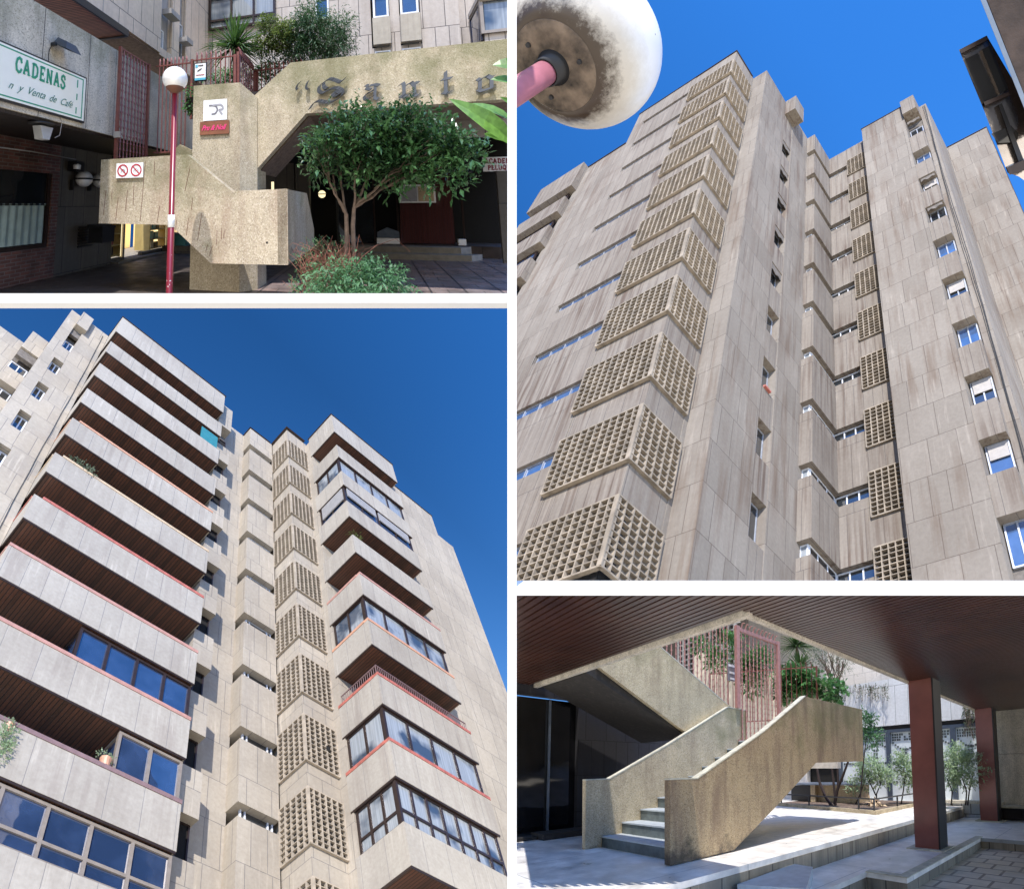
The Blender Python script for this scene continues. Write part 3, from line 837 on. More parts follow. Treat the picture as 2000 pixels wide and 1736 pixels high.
M['leaf_camellia'] = leafmat('glossy_camellia_leaf', (0.028,0.080,0.032), (0.10,0.21,0.075), 0.25, 0.22)
M['leaf_low'] = leafmat('soft_shrub_leaf', (0.06,0.16,0.07), (0.13,0.28,0.12), 0.5, 0.3)
M['leaf_yellow'] = leafmat('yellow_green_leaf', (0.10,0.15,0.035), (0.22,0.27,0.08), 0.5, 0.4)
M['leaf_conifer'] = leafmat('conifer_spray', (0.045,0.11,0.05), (0.10,0.20,0.085), 0.6, 0.2)
M['leaf_sword'] = leafmat('sword_leaf', (0.035,0.085,0.02), (0.10,0.19,0.05), 0.4, 0.3)
M['leaf_big'] = leafmat('broad_fresh_leaf', (0.13,0.30,0.05), (0.20,0.40,0.09), 0.35, 0.45, scale=0.8)
M['leaf_ivy'] = leafmat('ivy_leaf', (0.05,0.14,0.045), (0.14,0.30,0.10), 0.35, 0.3)
M['leaf_pale'] = leafmat('pale_variegated_leaf', (0.24,0.36,0.20), (0.50,0.60,0.40), 0.5, 0.4)
M['leaf_grey'] = leafmat('grey_green_leaf', (0.09,0.13,0.08), (0.20,0.25,0.17), 0.6, 0.3)
M['bark'] = plain('bark', (0.16,0.11,0.08), 0.9, var=0.35, scale=14)
M['bark_dark'] = plain('dark_bark', (0.035,0.022,0.020), 0.9, var=0.3, scale=14)
M['twig_red'] = plain('dry_red_twigs', (0.22,0.085,0.055), 0.85, var=0.35, scale=8)
# ================================================================== ENTRANCE COURT (left, above)
M['agg'] = aggregate('mossy_bush_hammered_concrete', (0.50,0.42,0.29), (0.66,0.58,0.45), (0.13,0.10,0.06), ztop=2.5, mossamt=0.6, stain=0.35, stain_col=(0.17,0.11,0.07))
M['agg_bal'] = aggregate('mossy_balustrade_concrete', (0.49,0.41,0.29), (0.68,0.60,0.47), (0.13,0.09,0.06), ztop=0.95, mossamt=0.65, stain=0.45, stain_col=(0.22,0.12,0.08))
M['agg_grey'] = aggregate('grey_board_concrete', (0.66,0.60,0.49), (0.80,0.74,0.62), (0.12,0.11,0.09), ztop=3.5, mossamt=0.45, stain=0.5, stain_col=(0.14,0.135,0.11))
M['tl_slab'] = tiles('court_facing_slabs', (0.74,0.62,0.48), (0.68,0.57,0.45), 0.52, 2.2, 0.010, (0.22,0.19,0.17), dirt=0.3, dirt_col=(0.25,0.20,0.16))
M['tl_slab2'] = tiles('rear_facing_slabs', (0.50,0.455,0.42), (0.44,0.40,0.37), 0.62, 1.3, 0.012, (0.12,0.11,0.11), dirt=0.3)
M['dark_slab'] = tiles('shade_toned_slabs', (0.13,0.115,0.095), (0.10,0.09,0.075), 0.62, 1.55, 0.010, (0.03,0.03,0.03), dirt=0.3)  # dark tone puts the shade under the overhang into the slab colour
M['soffit_red'] = wood('ribbed_soffit', (0.30,0.12,0.085), (0.22,0.09,0.065), 'x', 0.055, 0.6, 0.30)
M['dark_wood'] = wood('dark_wood_ceiling', (0.020,0.012,0.010), (0.012,0.008,0.007), 'x', 0.09, 0.5, 0.15)
M['red_metal'] = plain('red_brown_fence_paint', (0.19,0.062,0.05), 0.5, var=0.22, scale=12)
M['lamp_red'] = plain('crimson_lamp_paint', (0.26,0.022,0.040), 0.35, var=0.15, scale=10)
M['cream_sign'] = plain('cream_sign_panel', (0.93,0.93,0.82), 0.35, var=0.02)
M['white_sign'] = plain('white_sign_panel', (0.90,0.90,0.90), 0.35, var=0.015)
M['green_ink'] = plain('green_lettering', (0.02,0.30,0.17), 0.5)
M['dgreen_ink'] = plain('dark_green_script', (0.05,0.20,0.15), 0.5)
M['red_ink'] = plain('red_prohibition_ink', (0.48,0.03,0.05), 0.5)
M['black_ink'] = plain('black_ink', (0.03,0.03,0.035), 0.5)
M['grey_ink'] = plain('grey_ink', (0.20,0.19,0.21), 0.5)
M['pale_ink'] = plain('pale_grey_ink', (0.38,0.37,0.40), 0.5)
M['pink_ink'] = plain('hot_pink_script', (0.75,0.06,0.20), 0.5)
M['maroon_ink'] = plain('maroon_lettering', (0.25,0.03,0.05), 0.5)
M['blue_ink'] = plain('cyan_ink', (0.10,0.45,0.60), 0.5)
M['letter_iron'] = plain('grey_iron_letters', (0.085,0.090,0.095), 0.55, 0.3, var=0.2)
M['sign_wood'] = plain('varnished_sign_wood', (0.24,0.09,0.045), 0.5, var=0.25, scale=5)
def brickmat():
    m, nt, b = nodes('small_red_brick')
    uvn = N(nt, 'ShaderNodeUVMap', uv_map='UVMap').outputs['UV']
    br = N(nt, 'ShaderNodeTexBrick'); br.inputs['Scale'].default_value = 1
    br.inputs['Brick Width'].default_value = 0.24; br.inputs['Row Height'].default_value = 0.075; br.inputs['Mortar Size'].default_value = 0.009
    br.inputs['Color1'].default_value = (0.21,0.085,0.065,1); br.inputs['Color2'].default_value = (0.12,0.055,0.045,1); br.inputs['Mortar'].default_value = (0.20,0.16,0.14,1)
    nt.links.new(uvn, br.inputs['Vector'])
    f = noise(nt, lp(nt), 3, 5)
    nt.links.new(mix(nt, 0.8, br.outputs['Color'], ramp(nt, f, 0.3, 0.7, (0.5,0.5,0.5,1), (1.2,1.2,1.2,1)), 'MULTIPLY'), b.inputs['Base Color'])
    b.inputs['Roughness'].default_value = 0.85; bump(nt, b, math_(nt, 'MULTIPLY', br.outputs['Fac'], -1), 0.6, 0.01)
    return m
M['brick'] = brickmat()
def paving(name, c1, c2, bw, bh, jc, rough=0.5, stripe=None, mortar=0.01):
    m, nt, b = nodes(name)
    L = lp(nt)
    br = N(nt, 'ShaderNodeTexBrick'); br.inputs['Scale'].default_value = 1; br.offset = 0.5
    br.inputs['Brick Width'].default_value = bw; br.inputs['Row Height'].default_value = bh; br.inputs['Mortar Size'].default_value = mortar
    br.inputs['Color1'].default_value = c1+(1,); br.inputs['Color2'].default_value = c2+(1,); br.inputs['Mortar'].default_value = jc+(1,)
    nt.links.new(L, br.inputs['Vector'])
    col = br.outputs['Color']
    if stripe:
        sx = N(nt, 'ShaderNodeSeparateXYZ'); nt.links.new(L, sx.inputs[0])
        fr = math_(nt, 'FRACT', math_(nt, 'DIVIDE', sx.outputs['X'], stripe[0]))
        k = math_(nt, 'LESS_THAN', math_(nt, 'ABSOLUTE', math_(nt, 'SUBTRACT', fr, 0.5)), stripe[1])
        col = mix(nt, k, col, stripe[2])
    f = noise(nt, L, 2.5, 6, 0.65)
    col = mix(nt, 0.8, col, ramp(nt, f, 0.3, 0.7, (0.6,0.6,0.6,1), (1.2,1.2,1.2,1)), 'MULTIPLY')
    nt.links.new(col, b.inputs['Base Color'])
    nt.links.new(ramp(nt, f, 0.3, 0.7, (rough*0.6,)*3+(1,), (min(1,rough*1.4),)*3+(1,)), b.inputs['Roughness'])
    bump(nt, b, math_(nt, 'MULTIPLY', br.outputs['Fac'], -1), 0.4, 0.01)
    return m
M['paving'] = paving('brown_paving_slabs', (0.22,0.15,0.13), (0.15,0.125,0.12), 0.62, 0.31, (0.05,0.045,0.04), 0.42, (0.62, 0.03, (0.035,0.03,0.03)))
M['paving_dark'] = paving('dark_polished_paving', (0.085,0.062,0.052), (0.06,0.047,0.042), 1.2, 0.3, (0.03,0.025,0.02), 0.5)
M['step_stone'] = plain('step_stone', (0.20,0.18,0.15), 0.7, var=0.2)
M['wood_panel'] = wood('maroon_panelling', (0.085,0.026,0.024), (0.065,0.02,0.018), 'y', 0.08, 0.45, 0.06)
M['globe_white'] = plain('opal_globe', (0.86,0.85,0.83), 0.25, var=0.03)
M['warm_glow'] = glow('glowing_shop_interior', (1.0,0.78,0.38), 0.32)  # walls glow by themselves in place of light from the shop's lamps
M['bright_glow'] = glow('shelf_strip_light', (1.0,0.88,0.55), 1.1)
M['opal_glow'] = glow('lit_opal_lamp', (1.0,0.85,0.50), 0.9)

# ground --------------------------------------------------------------
G = -1.6
g = MB().box(-2.3, 6.5, 3.2, 14.0, G-0.25, G)
g2 = MB().box(-7.3, -2.3, 3.2, 15.0, G-0.25, G-0.004)
tag(g.build('ground', M['paving'], None, TL), kind='structure')
tag(g2.build('floor', M['paving_dark'], None, TL), kind='structure')
s = thing('entrance_steps', 'two low wide stone steps leading up to the dark doorway behind the camellia', 'steps', TL, (1, 12.3, G))
MB().prism([(-0.75, 12.05), (2.55, 12.05), (2.9, 12.4), (-0.75, 12.4)], 'z', G, G+0.16).build('tread', M['step_stone'], s, TL)
MB().prism([(-0.75, 12.40), (2.35, 12.40), (2.7, 12.75), (-0.75, 12.75)], 'z', G, G+0.33).build('tread', M['step_stone'], s, TL)
MB().box(-4.5, 5.6, 12.76, 14.6, G, G+0.34).build('landing', M['paving_dark'], s, TL)

# shaded arcade behind -------------------------------------------------
ar = thing('arcade', 'dark covered arcade with maroon panelling behind the camellia tree', 'arcade', TL, (1, 13.5, G))
m = MB(); m.box(-6.3, 6.0, 13.9, 14.2, G, 2.4).box(5.2, 5.5, 10.3, 13.9, G, 2.2)
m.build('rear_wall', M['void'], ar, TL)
MB().box(-4.0, 6.0, 7.55, 14.2, 2.14, 2.4).build('ceiling', M['dark_wood'], ar, TL)
MB().box(-1.62, 6.0, 9.5, 9.75, 1.53, 2.13).build('fascia', M['dark_slab'] if False else M['tl_slab2'], ar, TL)
MB().box(-1.62, -1.2, 9.76, 13.9, 1.50, 2.12).build('beam', M['dark_wood'], ar, TL)
MB().prism([(0.74, -1.24), (2.36, -1.24), (2.33, 0.95), (0.80, 0.95)], 'y', 13.2, 13.35).build('panel', M['wood_panel'], ar, TL)
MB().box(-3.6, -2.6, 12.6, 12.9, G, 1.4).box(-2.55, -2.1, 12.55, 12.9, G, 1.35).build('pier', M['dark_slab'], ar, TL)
dd = MB().box(-1.3, -0.05, 13.25, 13.3, -1.24, 1.3).build('glass_door', M['glass_dark'], ar, TL)
MB().box(-0.08, -0.02, 13.2, 13.25, -1.24, 1.5).box(0.66, 0.72, 13.2, 13.25, -1.24, 1.5).box(2.6, 2.66, 13.2, 13.25, -1.24, 1.3).build('door_frame', M['frame_bronze'], ar, TL)
MB().box(3.3, 5.0, 11.9, 12.0, G, 0.9).build('door_leaf', M['dark_slab'], ar, TL)
tag(MB().box(0.0, 0.70, 13.05, 13.2, -1.255, -1.08).build('planter_box', M['white_sign'], None, TL), 'long low white planter box on the floor left of the maroon panel', 'planter box')
tag(MB().prism([(0.02, -1.07), (0.70, -1.07), (0.70, -0.88), (0.34, -0.74), (0.02, -0.90)], 'y', 13.1, 13.18).build('folded_cloth', M['galv'], None, TL), 'pale blue folded cloth heaped on the white box', 'cloth')
tag(MB().box(2.42, 2.64, 13.05, 13.18, -1.255, -1.08).build('planter_box', M['white_sign'], None, TL), 'small white box on the floor right of the maroon panel', 'planter box')
nb = thing('notice_board', 'framed notice board with two papers above the maroon panel', 'notice board', TL, (1.3, 13.15, 0.1))
MB().box(0.78, 1.86, 13.12, 13.18, 0.04, 0.62).build('frame', M['white_sign'], nb, TL)
MB().box(0.84, 1.30, 13.10, 13.115, 0.09, 0.56).build('paper', M['pale_ink'], nb, TL)
MB().box(1.34, 1.80, 13.10, 13.115, 0.09, 0.56).build('paper', M['rail_cream'], nb, TL)
ol = thing('ceiling_lamp', 'small lit opal wall lamp glowing in the dark arcade right of the balustrade', 'wall lamp', TL, (-1.76, 13.2, 0.3))
MB().lathe(-1.76, 13.2, sphere_prof(0.13, 0.36, -math.pi/2, math.pi/2, 12), 20).build('globe', M['opal_glow'], ol, TL, True)
MB().lathe(-1.76, 13.2, [(0.135, 0.345), (0.135, 0.375)], 20).build('band', M['black_metal'], ol, TL)
ol = thing('wall_light', 'lit arched wall light glowing just right of the concrete pillar foot', 'wall light', TL, (-2.95, 10.9, 0.5))
MB().box(-3.02, -2.80, 11.2, 11.25, 0.37, 0.45).box(-3.02, -2.95, 11.2, 11.25, 0.45, 0.70).build('glowing_strip', M['opal_glow'], ol, TL)
hl = thing('hanging_lamp', 'small round pendant lamp under the dark ceiling right of the camellia crown', 'pendant lamp', TL, (2.75, 12.9, 0.9))
MB().lathe(2.78, 12.9, [(0.001, 1.12), (0.03, 1.12), (0.15, 0.98), (0.16, 0.95)], 20).build('lamp_shade', M['black_metal'], hl, TL, True)
MB().lathe(2.78, 12.9, [(0.0005, 0.955), (0.13, 0.955)], 20).build('bulb', M['globe_white'], hl, TL)
MB().tube([(2.78, 12.9, 1.11), (2.78, 12.9, 2.14)], 0.01, 6).build('cord', M['black_metal'], hl, TL)

# Santo wall ------------------------------------------------------------
sw = thing('lettered_wall', 'mossy tan concrete wall with spaced iron gothic letters over the dark arcade', 'wall', TL, (0, 7.4, 1.8))
MB().prism([(-2.31,0.67),(-1.25,1.785),(3.4,1.80),(3.4,2.89),(-1.55,2.86),(-2.31,2.24)], 'y', 7.3, 7.52).build('wall_panel', M['agg'], sw, TL)
MB().prism([(-2.29,0.66),(-1.22,1.775),(3.4,1.795),(3.4,1.93),(-1.30,1.91),(-2.42,0.78)], 'y', 7.525, 8.9).build('soffit', M['bark'], sw, TL)
def nib(m, pts, y, w=0.10, ang=38, th=0.03, depth=0.035):
    """broad-nib pen stroke through pts (x, z) standing on the plane y"""
    a = math.radians(ang); nx, nz = math.cos(a)*w/2, math.sin(a)*w/2
    tx, tz = -math.sin(a)*th/2, math.cos(a)*th/2
    for i, ((x0, z0), (x1, z1)) in enumerate(zip(pts, pts[1:])):
        e = 0.0007*(len(m.f) % 13)
        dx, dz = x1-x0, z1-z0
        c = dx*nz - dz*nx; s_ = 1 if c > 0 else -1
        P_ = [(x0+nx+tx*s_, z0+nz+tz*s_), (x0-nx+tx*s_, z0-nz+tz*s_), (x0-nx-tx*s_, z0-nz-tz*s_), (x0+nx-tx*s_, z0+nz-tz*s_)]
        pl = [(x0+nx, z0+nz), (x0-nx, z0-nz), (x1-nx, z1-nz), (x1+nx, z1+nz)]
        m.prism(pl, 'y', y-depth-e, y-0.008)
    return m
def curve(pts, n=8):
    out = []
    P_ = [pts[0]]+list(pts)+[pts[-1]]
    for i in range(1, len(P_)-2):
        for k in range(n):
            t = k/n; a, b_, c_, d = P_[i-1], P_[i], P_[i+1], P_[i+2]
            f = lambda j: 0.5*((2*b_[j])+(-a[j]+c_[j])*t+(2*a[j]-5*b_[j]+4*c_[j]-d[j])*t*t+(-a[j]+3*b_[j]-3*c_[j]+d[j])*t**3)
            out.append((f(0), f(1)))
    out.append(pts[-1]); return out
def px7(u, v): p = TL.on('y', 7.26, u, v); return (p.x, p.z)
z2p = lambda x, y: px7(560+x/4.545, 110+y/4.545)
Y7 = 7.27
def letter(strokes, w=0.085, ang=38, th=0.02):
    m = MB()
    for st_ in strokes: nib(m, [z2p(*q) for q in st_], Y7, w, ang, th)
    return m.build('letter', M['letter_iron'], sw, TL)
letter([curve([(120,232),(95,262),(88,285),(95,300)], 5)], 0.055)
letter([curve([(190,225),(175,262),(175,285),(190,297)], 5)], 0.055)
letter([curve([(515,200),(480,232),(430,215),(380,205),(330,240),(335,280),(360,290)], 6),
        curve([(330,235),(290,270),(290,315),(330,325),(400,290),(450,285),(495,310),(490,350),(430,395),(370,410),(290,400),(240,420),(205,470)], 6),
        curve([(480,330),(440,315),(405,335),(430,355),(455,350)], 5)], 0.085)
letter([[(700,262),(722,262),(705,290),(745,300)], [(735,265),(785,255),(822,262)], [(785,258),(782,375),(812,385)], curve([(780,300),(700,345),(690,375),(715,388),(775,350)], 4)], 0.075)
letter([[(998,260),(1030,240),(1040,262),(1040,350),(1055,362),(1085,345)], [(1005,358),(1042,362)], [(1040,275),(1105,235),(1130,262),(1135,340),(1150,355),(1180,338)], [(1130,240),(1172,238)]], 0.08)
letter([[(1408,140),(1410,325),(1425,335),(1466,310)], [(1375,212),(1464,196)], [(1380,328),(1420,330)]], 0.08)
letter([[(1688,205),(1712,215),(1712,300)], [(1712,215),(1775,178),(1815,198),(1815,285)], [(1692,300),(1730,312),(1832,280)], [(1800,195),(1836,182)]], 0.08)
M['rust'] = plain('rust_marks', (0.14,0.06,0.035), 0.9)
def rust(F, y, marks, wd=0.012):
    m = MB()
    for (u0, v0, u1, v1) in marks:
        a, b_ = F.on('y', y, u0, v0), F.on('y', y, u1, v1)
        m.prism([(a.x-wd*0.4, a.z), (a.x+wd*0.4, a.z), (b_.x+wd*0.5, b_.z), (b_.x-wd*0.5, b_.z)], 'y', y-0.003, y+0.002)
    return m

# pillar ----------------------------------------------------------------
pi_ = thing('concrete_pillar', 'square mossy concrete pillar carrying the two small shop signs', 'pillar', TL, (-2.9, 7.4, G))
m = MB()
pl = [(-3.54, 7.0), (-2.52, 7.0), (-2.25, 7.28), (-2.25, 7.9), (-3.54, 7.9)]
n = len(pl); top_ = [2.46, 2.44, 2.18, 2.18, 2.46]
m.add([(x, y, G-0.02) for x, y in pl]+[(x, y, t) for (x, y), t in zip(pl, top_)], [tuple(range(n-1, -1, -1)), tuple(range(n, 2*n))]+[(i, (i+1) % n, (i+1) % n+n, i+n) for i in range(n)])
m.build('shaft', M['agg'], pi_, TL)
# balustrade stair ------------------------------------------------------
ba = thing('concrete_staircase', 'stepped tan concrete stair balustrade hanging out over the paving with rusty streaks', 'staircase', TL, (-3.2, 6.6, -1.0))
MB().prism([(-5.13,0.90),(-3.29,0.93),(-2.42,0.25),(-1.43,0.27),(-1.43,-0.975),(-2.79,-0.99),(-3.59,-0.34),(-5.11,-0.32)], 'y', 6.3, 6.48).build('parapet', M['agg_bal'], ba, TL)
MB().prism([(6.30,0.262),(8.2,0.25),(9.1,-0.55),(9.1,-0.98),(6.30,-0.97)], 'x', -1.595, -1.42).build('parapet', M['agg_bal'], ba, TL)
MB().prism([(6.49,0.895),(7.9,0.895),(7.9,-0.315),(6.49,-0.315)], 'x', -5.12, -4.95).build('parapet', M['agg_bal'], ba, TL)
MB().prism([(-4.8,0.95),(-4.35,1.42),(-3.55,1.02),(-3.55,-0.3),(-4.8,-0.3)], 'y', 7.95, 8.1).build('parapet', M['agg_bal'], ba, TL)
m = MB(); m.box(-4.94, -3.6, 6.49, 7.9, -0.33, -0.12)
for i in range(5): m.box(-3.6+i*0.2, -2.6, 6.485+0.002*i, 6.99-0.001*i, -0.30-0.13*(i+1), -0.12-0.13*(i+1))
m.box(-2.8, -1.6, 6.49, 6.985, -0.98, -0.80)
m.build('steps', M['step_stone'], ba, TL)
marks = [(207,372,202,420),(219,372,218,390),(231,385,226,430),(249,372,245,412),(262,358,260,402),(284,316,274,432),(312,402,307,434),(371,328,361,374),(302,316,301,342),(368,426,364,460),(394,417,386,470),(424,450,423,478),(433,445,432,468),(438,450,437,466),(405,478,402,492),(415,480,409,500),(345,430,343,450),(376,388,374,410)]
rust(TL, 6.3, marks, 0.009).build('rust_streak', M['rust'], ba, TL)
MB().tube([(-1.78, 6.302, -0.62), (-1.78, 6.296, -0.62)], 0.018, 12).build('weep_hole', M['void'], ba, TL)

# text helpers -----------------------------------------------------------
def text_mesh(body, F, P0, u, v, h, mat, parent, name='lettering', shear=0.0, bold=0.0, xs=1.0, th=0.004, nrm=None):
    cu = bpy.data.curves.new('t', 'FONT'); cu.body = body; cu.size = 1.0; cu.shear = shear; cu.offset = bold; cu.resolution_u = 3
    ob = bpy.data.objects.new('t', cu); C.objects.link(ob)
    dg = bpy.context.evaluated_depsgraph_get(); dg.update()
    me = bpy.data.meshes.new_from_object(ob.evaluated_get(dg))
    bpy.data.objects.remove(ob); bpy.data.curves.remove(cu)
    u, v, P0 = Vector(u), Vector(v), Vector(P0); nn = Vector(nrm) if nrm else u.cross(v)
    m = MB()
    m.add([tuple(P0 + u*(q.co.x*h*xs) + v*(q.co.y*h) + nn*th) for q in me.vertices], [tuple(p.vertices) for p in me.polygons])
    bpy.data.meshes.remove(me)
    return m.build(name, mat, parent, F, smooth='keep' if False else False)
SERIF = {
 'C': (0.62, [[(0.58,0.72),(0.5,0.93),(0.34,1.0),(0.14,0.86),(0.06,0.5),(0.14,0.14),(0.34,0.0),(0.5,0.06),(0.6,0.25)]], [((0.58,0.68),(0.58,1.0))]),
 'A': (0.72, [[(0.08,0.03),(0.34,1.0),(0.62,0.03)],[(0.18,0.34),(0.5,0.34)]], [((0.0,0.03),(0.24,0.03)),((0.46,0.03),(0.74,0.03))]),
 'D': (0.70, [[(0.16,0.0),(0.16,1.0)],[(0.16,0.97),(0.4,0.96),(0.6,0.78),(0.64,0.5),(0.6,0.2),(0.4,0.04),(0.16,0.03)]], [((0.0,0.03),(0.2,0.03)),((0.0,0.97),(0.2,0.97))]),
 'E': (0.62, [[(0.16,0.0),(0.16,1.0)],[(0.16,0.97),(0.56,0.97)],[(0.16,0.5),(0.42,0.5)],[(0.16,0.03),(0.58,0.03)]], [((0.0,0.03),(0.2,0.03)),((0.0,0.97),(0.2,0.97)),((0.55,0.75),(0.55,1.0)),((0.58,0.0),(0.58,0.25)),((0.42,0.38),(0.42,0.62))]),
 'N': (0.74, [[(0.14,0.0),(0.14,1.0)],[(0.14,1.0),(0.60,0.0)],[(0.60,0.0),(0.60,1.0)]], [((0.0,0.03),(0.28,0.03)),((0.0,0.97),(0.18,0.97)),((0.46,0.97),(0.74,0.97))]),
 'S': (0.60, [[(0.52,0.74),(0.44,0.94),(0.28,1.0),(0.10,0.88),(0.10,0.66),(0.28,0.54),(0.46,0.44),(0.54,0.24),(0.40,0.04),(0.24,0.0),(0.10,0.08),(0.05,0.26)]], [((0.52,0.70),(0.52,1.0)),((0.05,0.0),(0.05,0.3))]),
 'M': (0.86, [[(0.14,0.0),(0.14,1.0)],[(0.14,1.0),(0.42,0.1)],[(0.42,0.1),(0.70,1.0)],[(0.70,1.0),(0.70,0.0)]], [((0.0,0.03),(0.28,0.03)),((0.56,0.03),(0.86,0.03))]),
 'I': (0.34, [[(0.16,0.0),(0.16,1.0)]], [((0.0,0.03),(0.32,0.03)),((0.0,0.97),(0.32,0.97))]),
 'P': (0.62, [[(0.16,0.0),(0.16,1.0)],[(0.16,0.97),(0.42,0.96),(0.56,0.76),(0.44,0.52),(0.16,0.48)]], [((0.0,0.03),(0.32,0.03)),((0.0,0.97),(0.2,0.97))]),
 'L': (0.58, [[(0.16,0.0),(0.16,1.0)],[(0.16,0.03),(0.54,0.03)]], [((0.0,0.03),(0.2,0.03)),((0.0,0.97),(0.32,0.97)),((0.54,0.0),(0.54,0.28))]),
 'U': (0.74, [[(0.14,1.0),(0.14,0.28),(0.24,0.04),(0.40,0.0),(0.56,0.06),(0.62,0.28),(0.62,1.0)]], [((0.0,0.97),(0.28,0.97)),((0.48,0.97),(0.76,0.97))]),
 'Q': (0.74, [[(0.36,1.0),(0.14,0.86),(0.06,0.5),(0.14,0.14),(0.36,0.0),(0.58,0.14),(0.66,0.5),(0.58,0.86),(0.36,1.0)],[(0.36,0.25),(0.66,-0.15)]], []),
 'R': (0.68, [[(0.16,0.0),(0.16,1.0)],[(0.16,0.97),(0.42,0.96),(0.56,0.76),(0.44,0.52),(0.16,0.48)],[(0.36,0.48),(0.60,0.03)]], [((0.0,0.03),(0.3,0.03)),((0.52,0.03),(0.70,0.03))]),
}
def ribbon(m, pts, F3, w, lift=0.0):
    """flat ribbon through 2-D pts mapped to 3-D by F3(a, b, lift)"""
    for i, (p, q) in enumerate(zip(pts, pts[1:])):
        dx, dy = q[0]-p[0], q[1]-p[1]; l = math.hypot(dx, dy) or 1e-6
        nx, ny = -dy/l*w/2, dx/l*w/2; ex, ey = dx/l*w*0.25, dy/l*w*0.25
        z = lift + 0.0004*(i % 3)
        m.add([F3(p[0]+nx-ex, p[1]+ny-ey, z), F3(p[0]-nx-ex, p[1]-ny-ey, z), F3(q[0]-nx+ex, q[1]-ny+ey, z), F3(q[0]+nx+ex, q[1]+ny+ey, z)], [(0,1,2,3)])
def serif_word(word, F, P0, u, v, h, mat, parent, gap=0.16, w=0.17, xs=1.0, nrm=None, arc=0.0):
    u, v, P0 = Vector(u), Vector(v), Vector(P0); nn = Vector(nrm) if nrm else u.cross(v)
    x = 0.0; m = MB()
    for i, ch in enumerate(word):
        wd, strokes, serifs = SERIF[ch]
        def F3(a, b, l, x=x): return tuple(P0 + u*((x+a)*h*xs) + v*(b*h) + nn*(0.004+l))
        for s_ in strokes: ribbon(m, s_, F3, w, 0.0005*(i % 2))
        for s_ in serifs: ribbon(m, list(s_), F3, 0.07, 0.0016)
        x += wd+gap
    return m.build('lettering', mat, parent, F)

# cafe sign on the left wall --------------------------------------------
XB = -5.4
def pxb(u, v, x=XB+0.06): p = TL.on('x', x, u, v); return p
cs = thing('cafe_sign', 'cream sign board with green lettering and double green border on the grey concrete band', 'sign', TL, (XB+0.03, 5, 1.6))
MB().box(XB, XB+0.05, 3.4, 6.05, 1.585, 2.49).build('frame', M['black_metal'], cs, TL)
MB().box(XB+0.05, XB+0.058, 3.42, 6.02, 1.62, 2.46).build('panel', M['cream_sign'], cs, TL)
bm_ = MB()
for z in (2.415, 1.665): bm_.box(XB+0.058, XB+0.0605, 3.45, 5.96, z-0.011, z+0.011)
bm_.box(XB+0.058, XB+0.0612, 5.94, 5.962, 1.655, 2.425)
bm_.build('green_border', M['green_ink'], cs, TL)
bm_ = MB().box(XB+0.058, XB+0.0605, 5.80, 5.825, 2.22, 2.37).box(XB+0.058, XB+0.0605, 5.80, 5.825, 1.98, 2.10).box(XB+0.058, XB+0.0605, 5.80, 5.825, 1.72, 1.84)
bm_.build('green_tick', M['green_ink'], cs, TL)
a = pxb(29, 135)
serif_word('CADENAS', TL, (XB+0.06, 4.52, 2.10), (0,1,0), (0,0,1), 0.235, M['green_ink'], cs, 0.17, 0.19, 0.74, (1,0,0))
text_mesh('y  Venta  de  Café', TL, (XB+0.06, 4.59, 1.80), (0,1,0), (0,0,1), 0.185, M['dgreen_ink'], cs, shear=0.55, xs=0.82, th=0.005, nrm=(1,0,0))
text_mesh('n', TL, (XB+0.06, 4.42, 1.80), (0,1,0), (0,0,1), 0.185, M['dgreen_ink'], cs, shear=0.55, xs=0.8, th=0.005, nrm=(1,0,0))

# left wing: band, soffits, lower wall ----------------------------------
lw = thing('left_wing', 'grey board-marked concrete wing with a dark lower floor behind the cafe sign', 'building wing', TL, (-6.5, 7, G))
m = MB(); m.box(-6.0, XB, 3.0, 12.5, 1.50, 3.43)
m.build('wall_band', M['agg_grey'], lw, TL)
sm = MB()
for y in (3.9, 5.05, 6.15, 6.95, 8.3, 9.5, 10.8): sm.box(XB-0.01, XB+0.0015, y-0.006, y+0.006, 1.505, 3.425)
sm.build('board_joint', M['black_ink'], lw, TL)
MB().box(-7.3, -5.45, 3.0, 12.5, 1.44, 1.497).build('ceiling', M['dark_wood'], lw, TL)
MB().box(-7.6, -7.2, 3.0, 7.46, G, -0.90).box(-7.6, -7.2, 7.26, 7.461, -0.90, 0.76).box(-7.6, -7.2, 3.0, 7.46, 0.76, 1.44).build('brick_wall', M['brick'], lw, TL)
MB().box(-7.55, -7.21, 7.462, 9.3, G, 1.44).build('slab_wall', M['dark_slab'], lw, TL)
MB().box(-7.6, -7.3, 9.3, 15, -0.2, 1.44).box(-7.3, -3.55, 14.6, 14.9, G, 1.44).build('dark_wall', M['void'], lw, TL)
wi = MB().box(-7.36, -7.24, 7.18, 7.26, -0.9, 0.76).box(-7.36, -7.24, 3.0, 7.18, -0.92, -0.82).build('window', M['frame_bronze'], lw, TL)
MB().box(-7.34, -7.30, 3.0, 7.2, -0.85, 0.76).build('pane', M['glass_dark'], wi, TL)
cu = MB(); pts = []
for i in range(60):
    y = 5.3+i*0.031; pts.append((y, 0.02*math.sin(i*1.1)))
for (p, dp), (q, dq) in zip(pts, pts[1:]): cu.add([(-7.27+dp, p, -0.80), (-7.27+dq, q, -0.80), (-7.27+dq, q, 0.03), (-7.27+dp, p, 0.03)], [(0,1,2,3)])
for i in range(13): cu.box(-7.275, -7.265, 5.4+i*0.145, 5.45+i*0.145, 0.03, 0.075)
cu.build('cafe_curtain', plain('pale_green_curtain', (0.33,0.42,0.38), 0.9, var=0.15, scale=5), wi, TL)
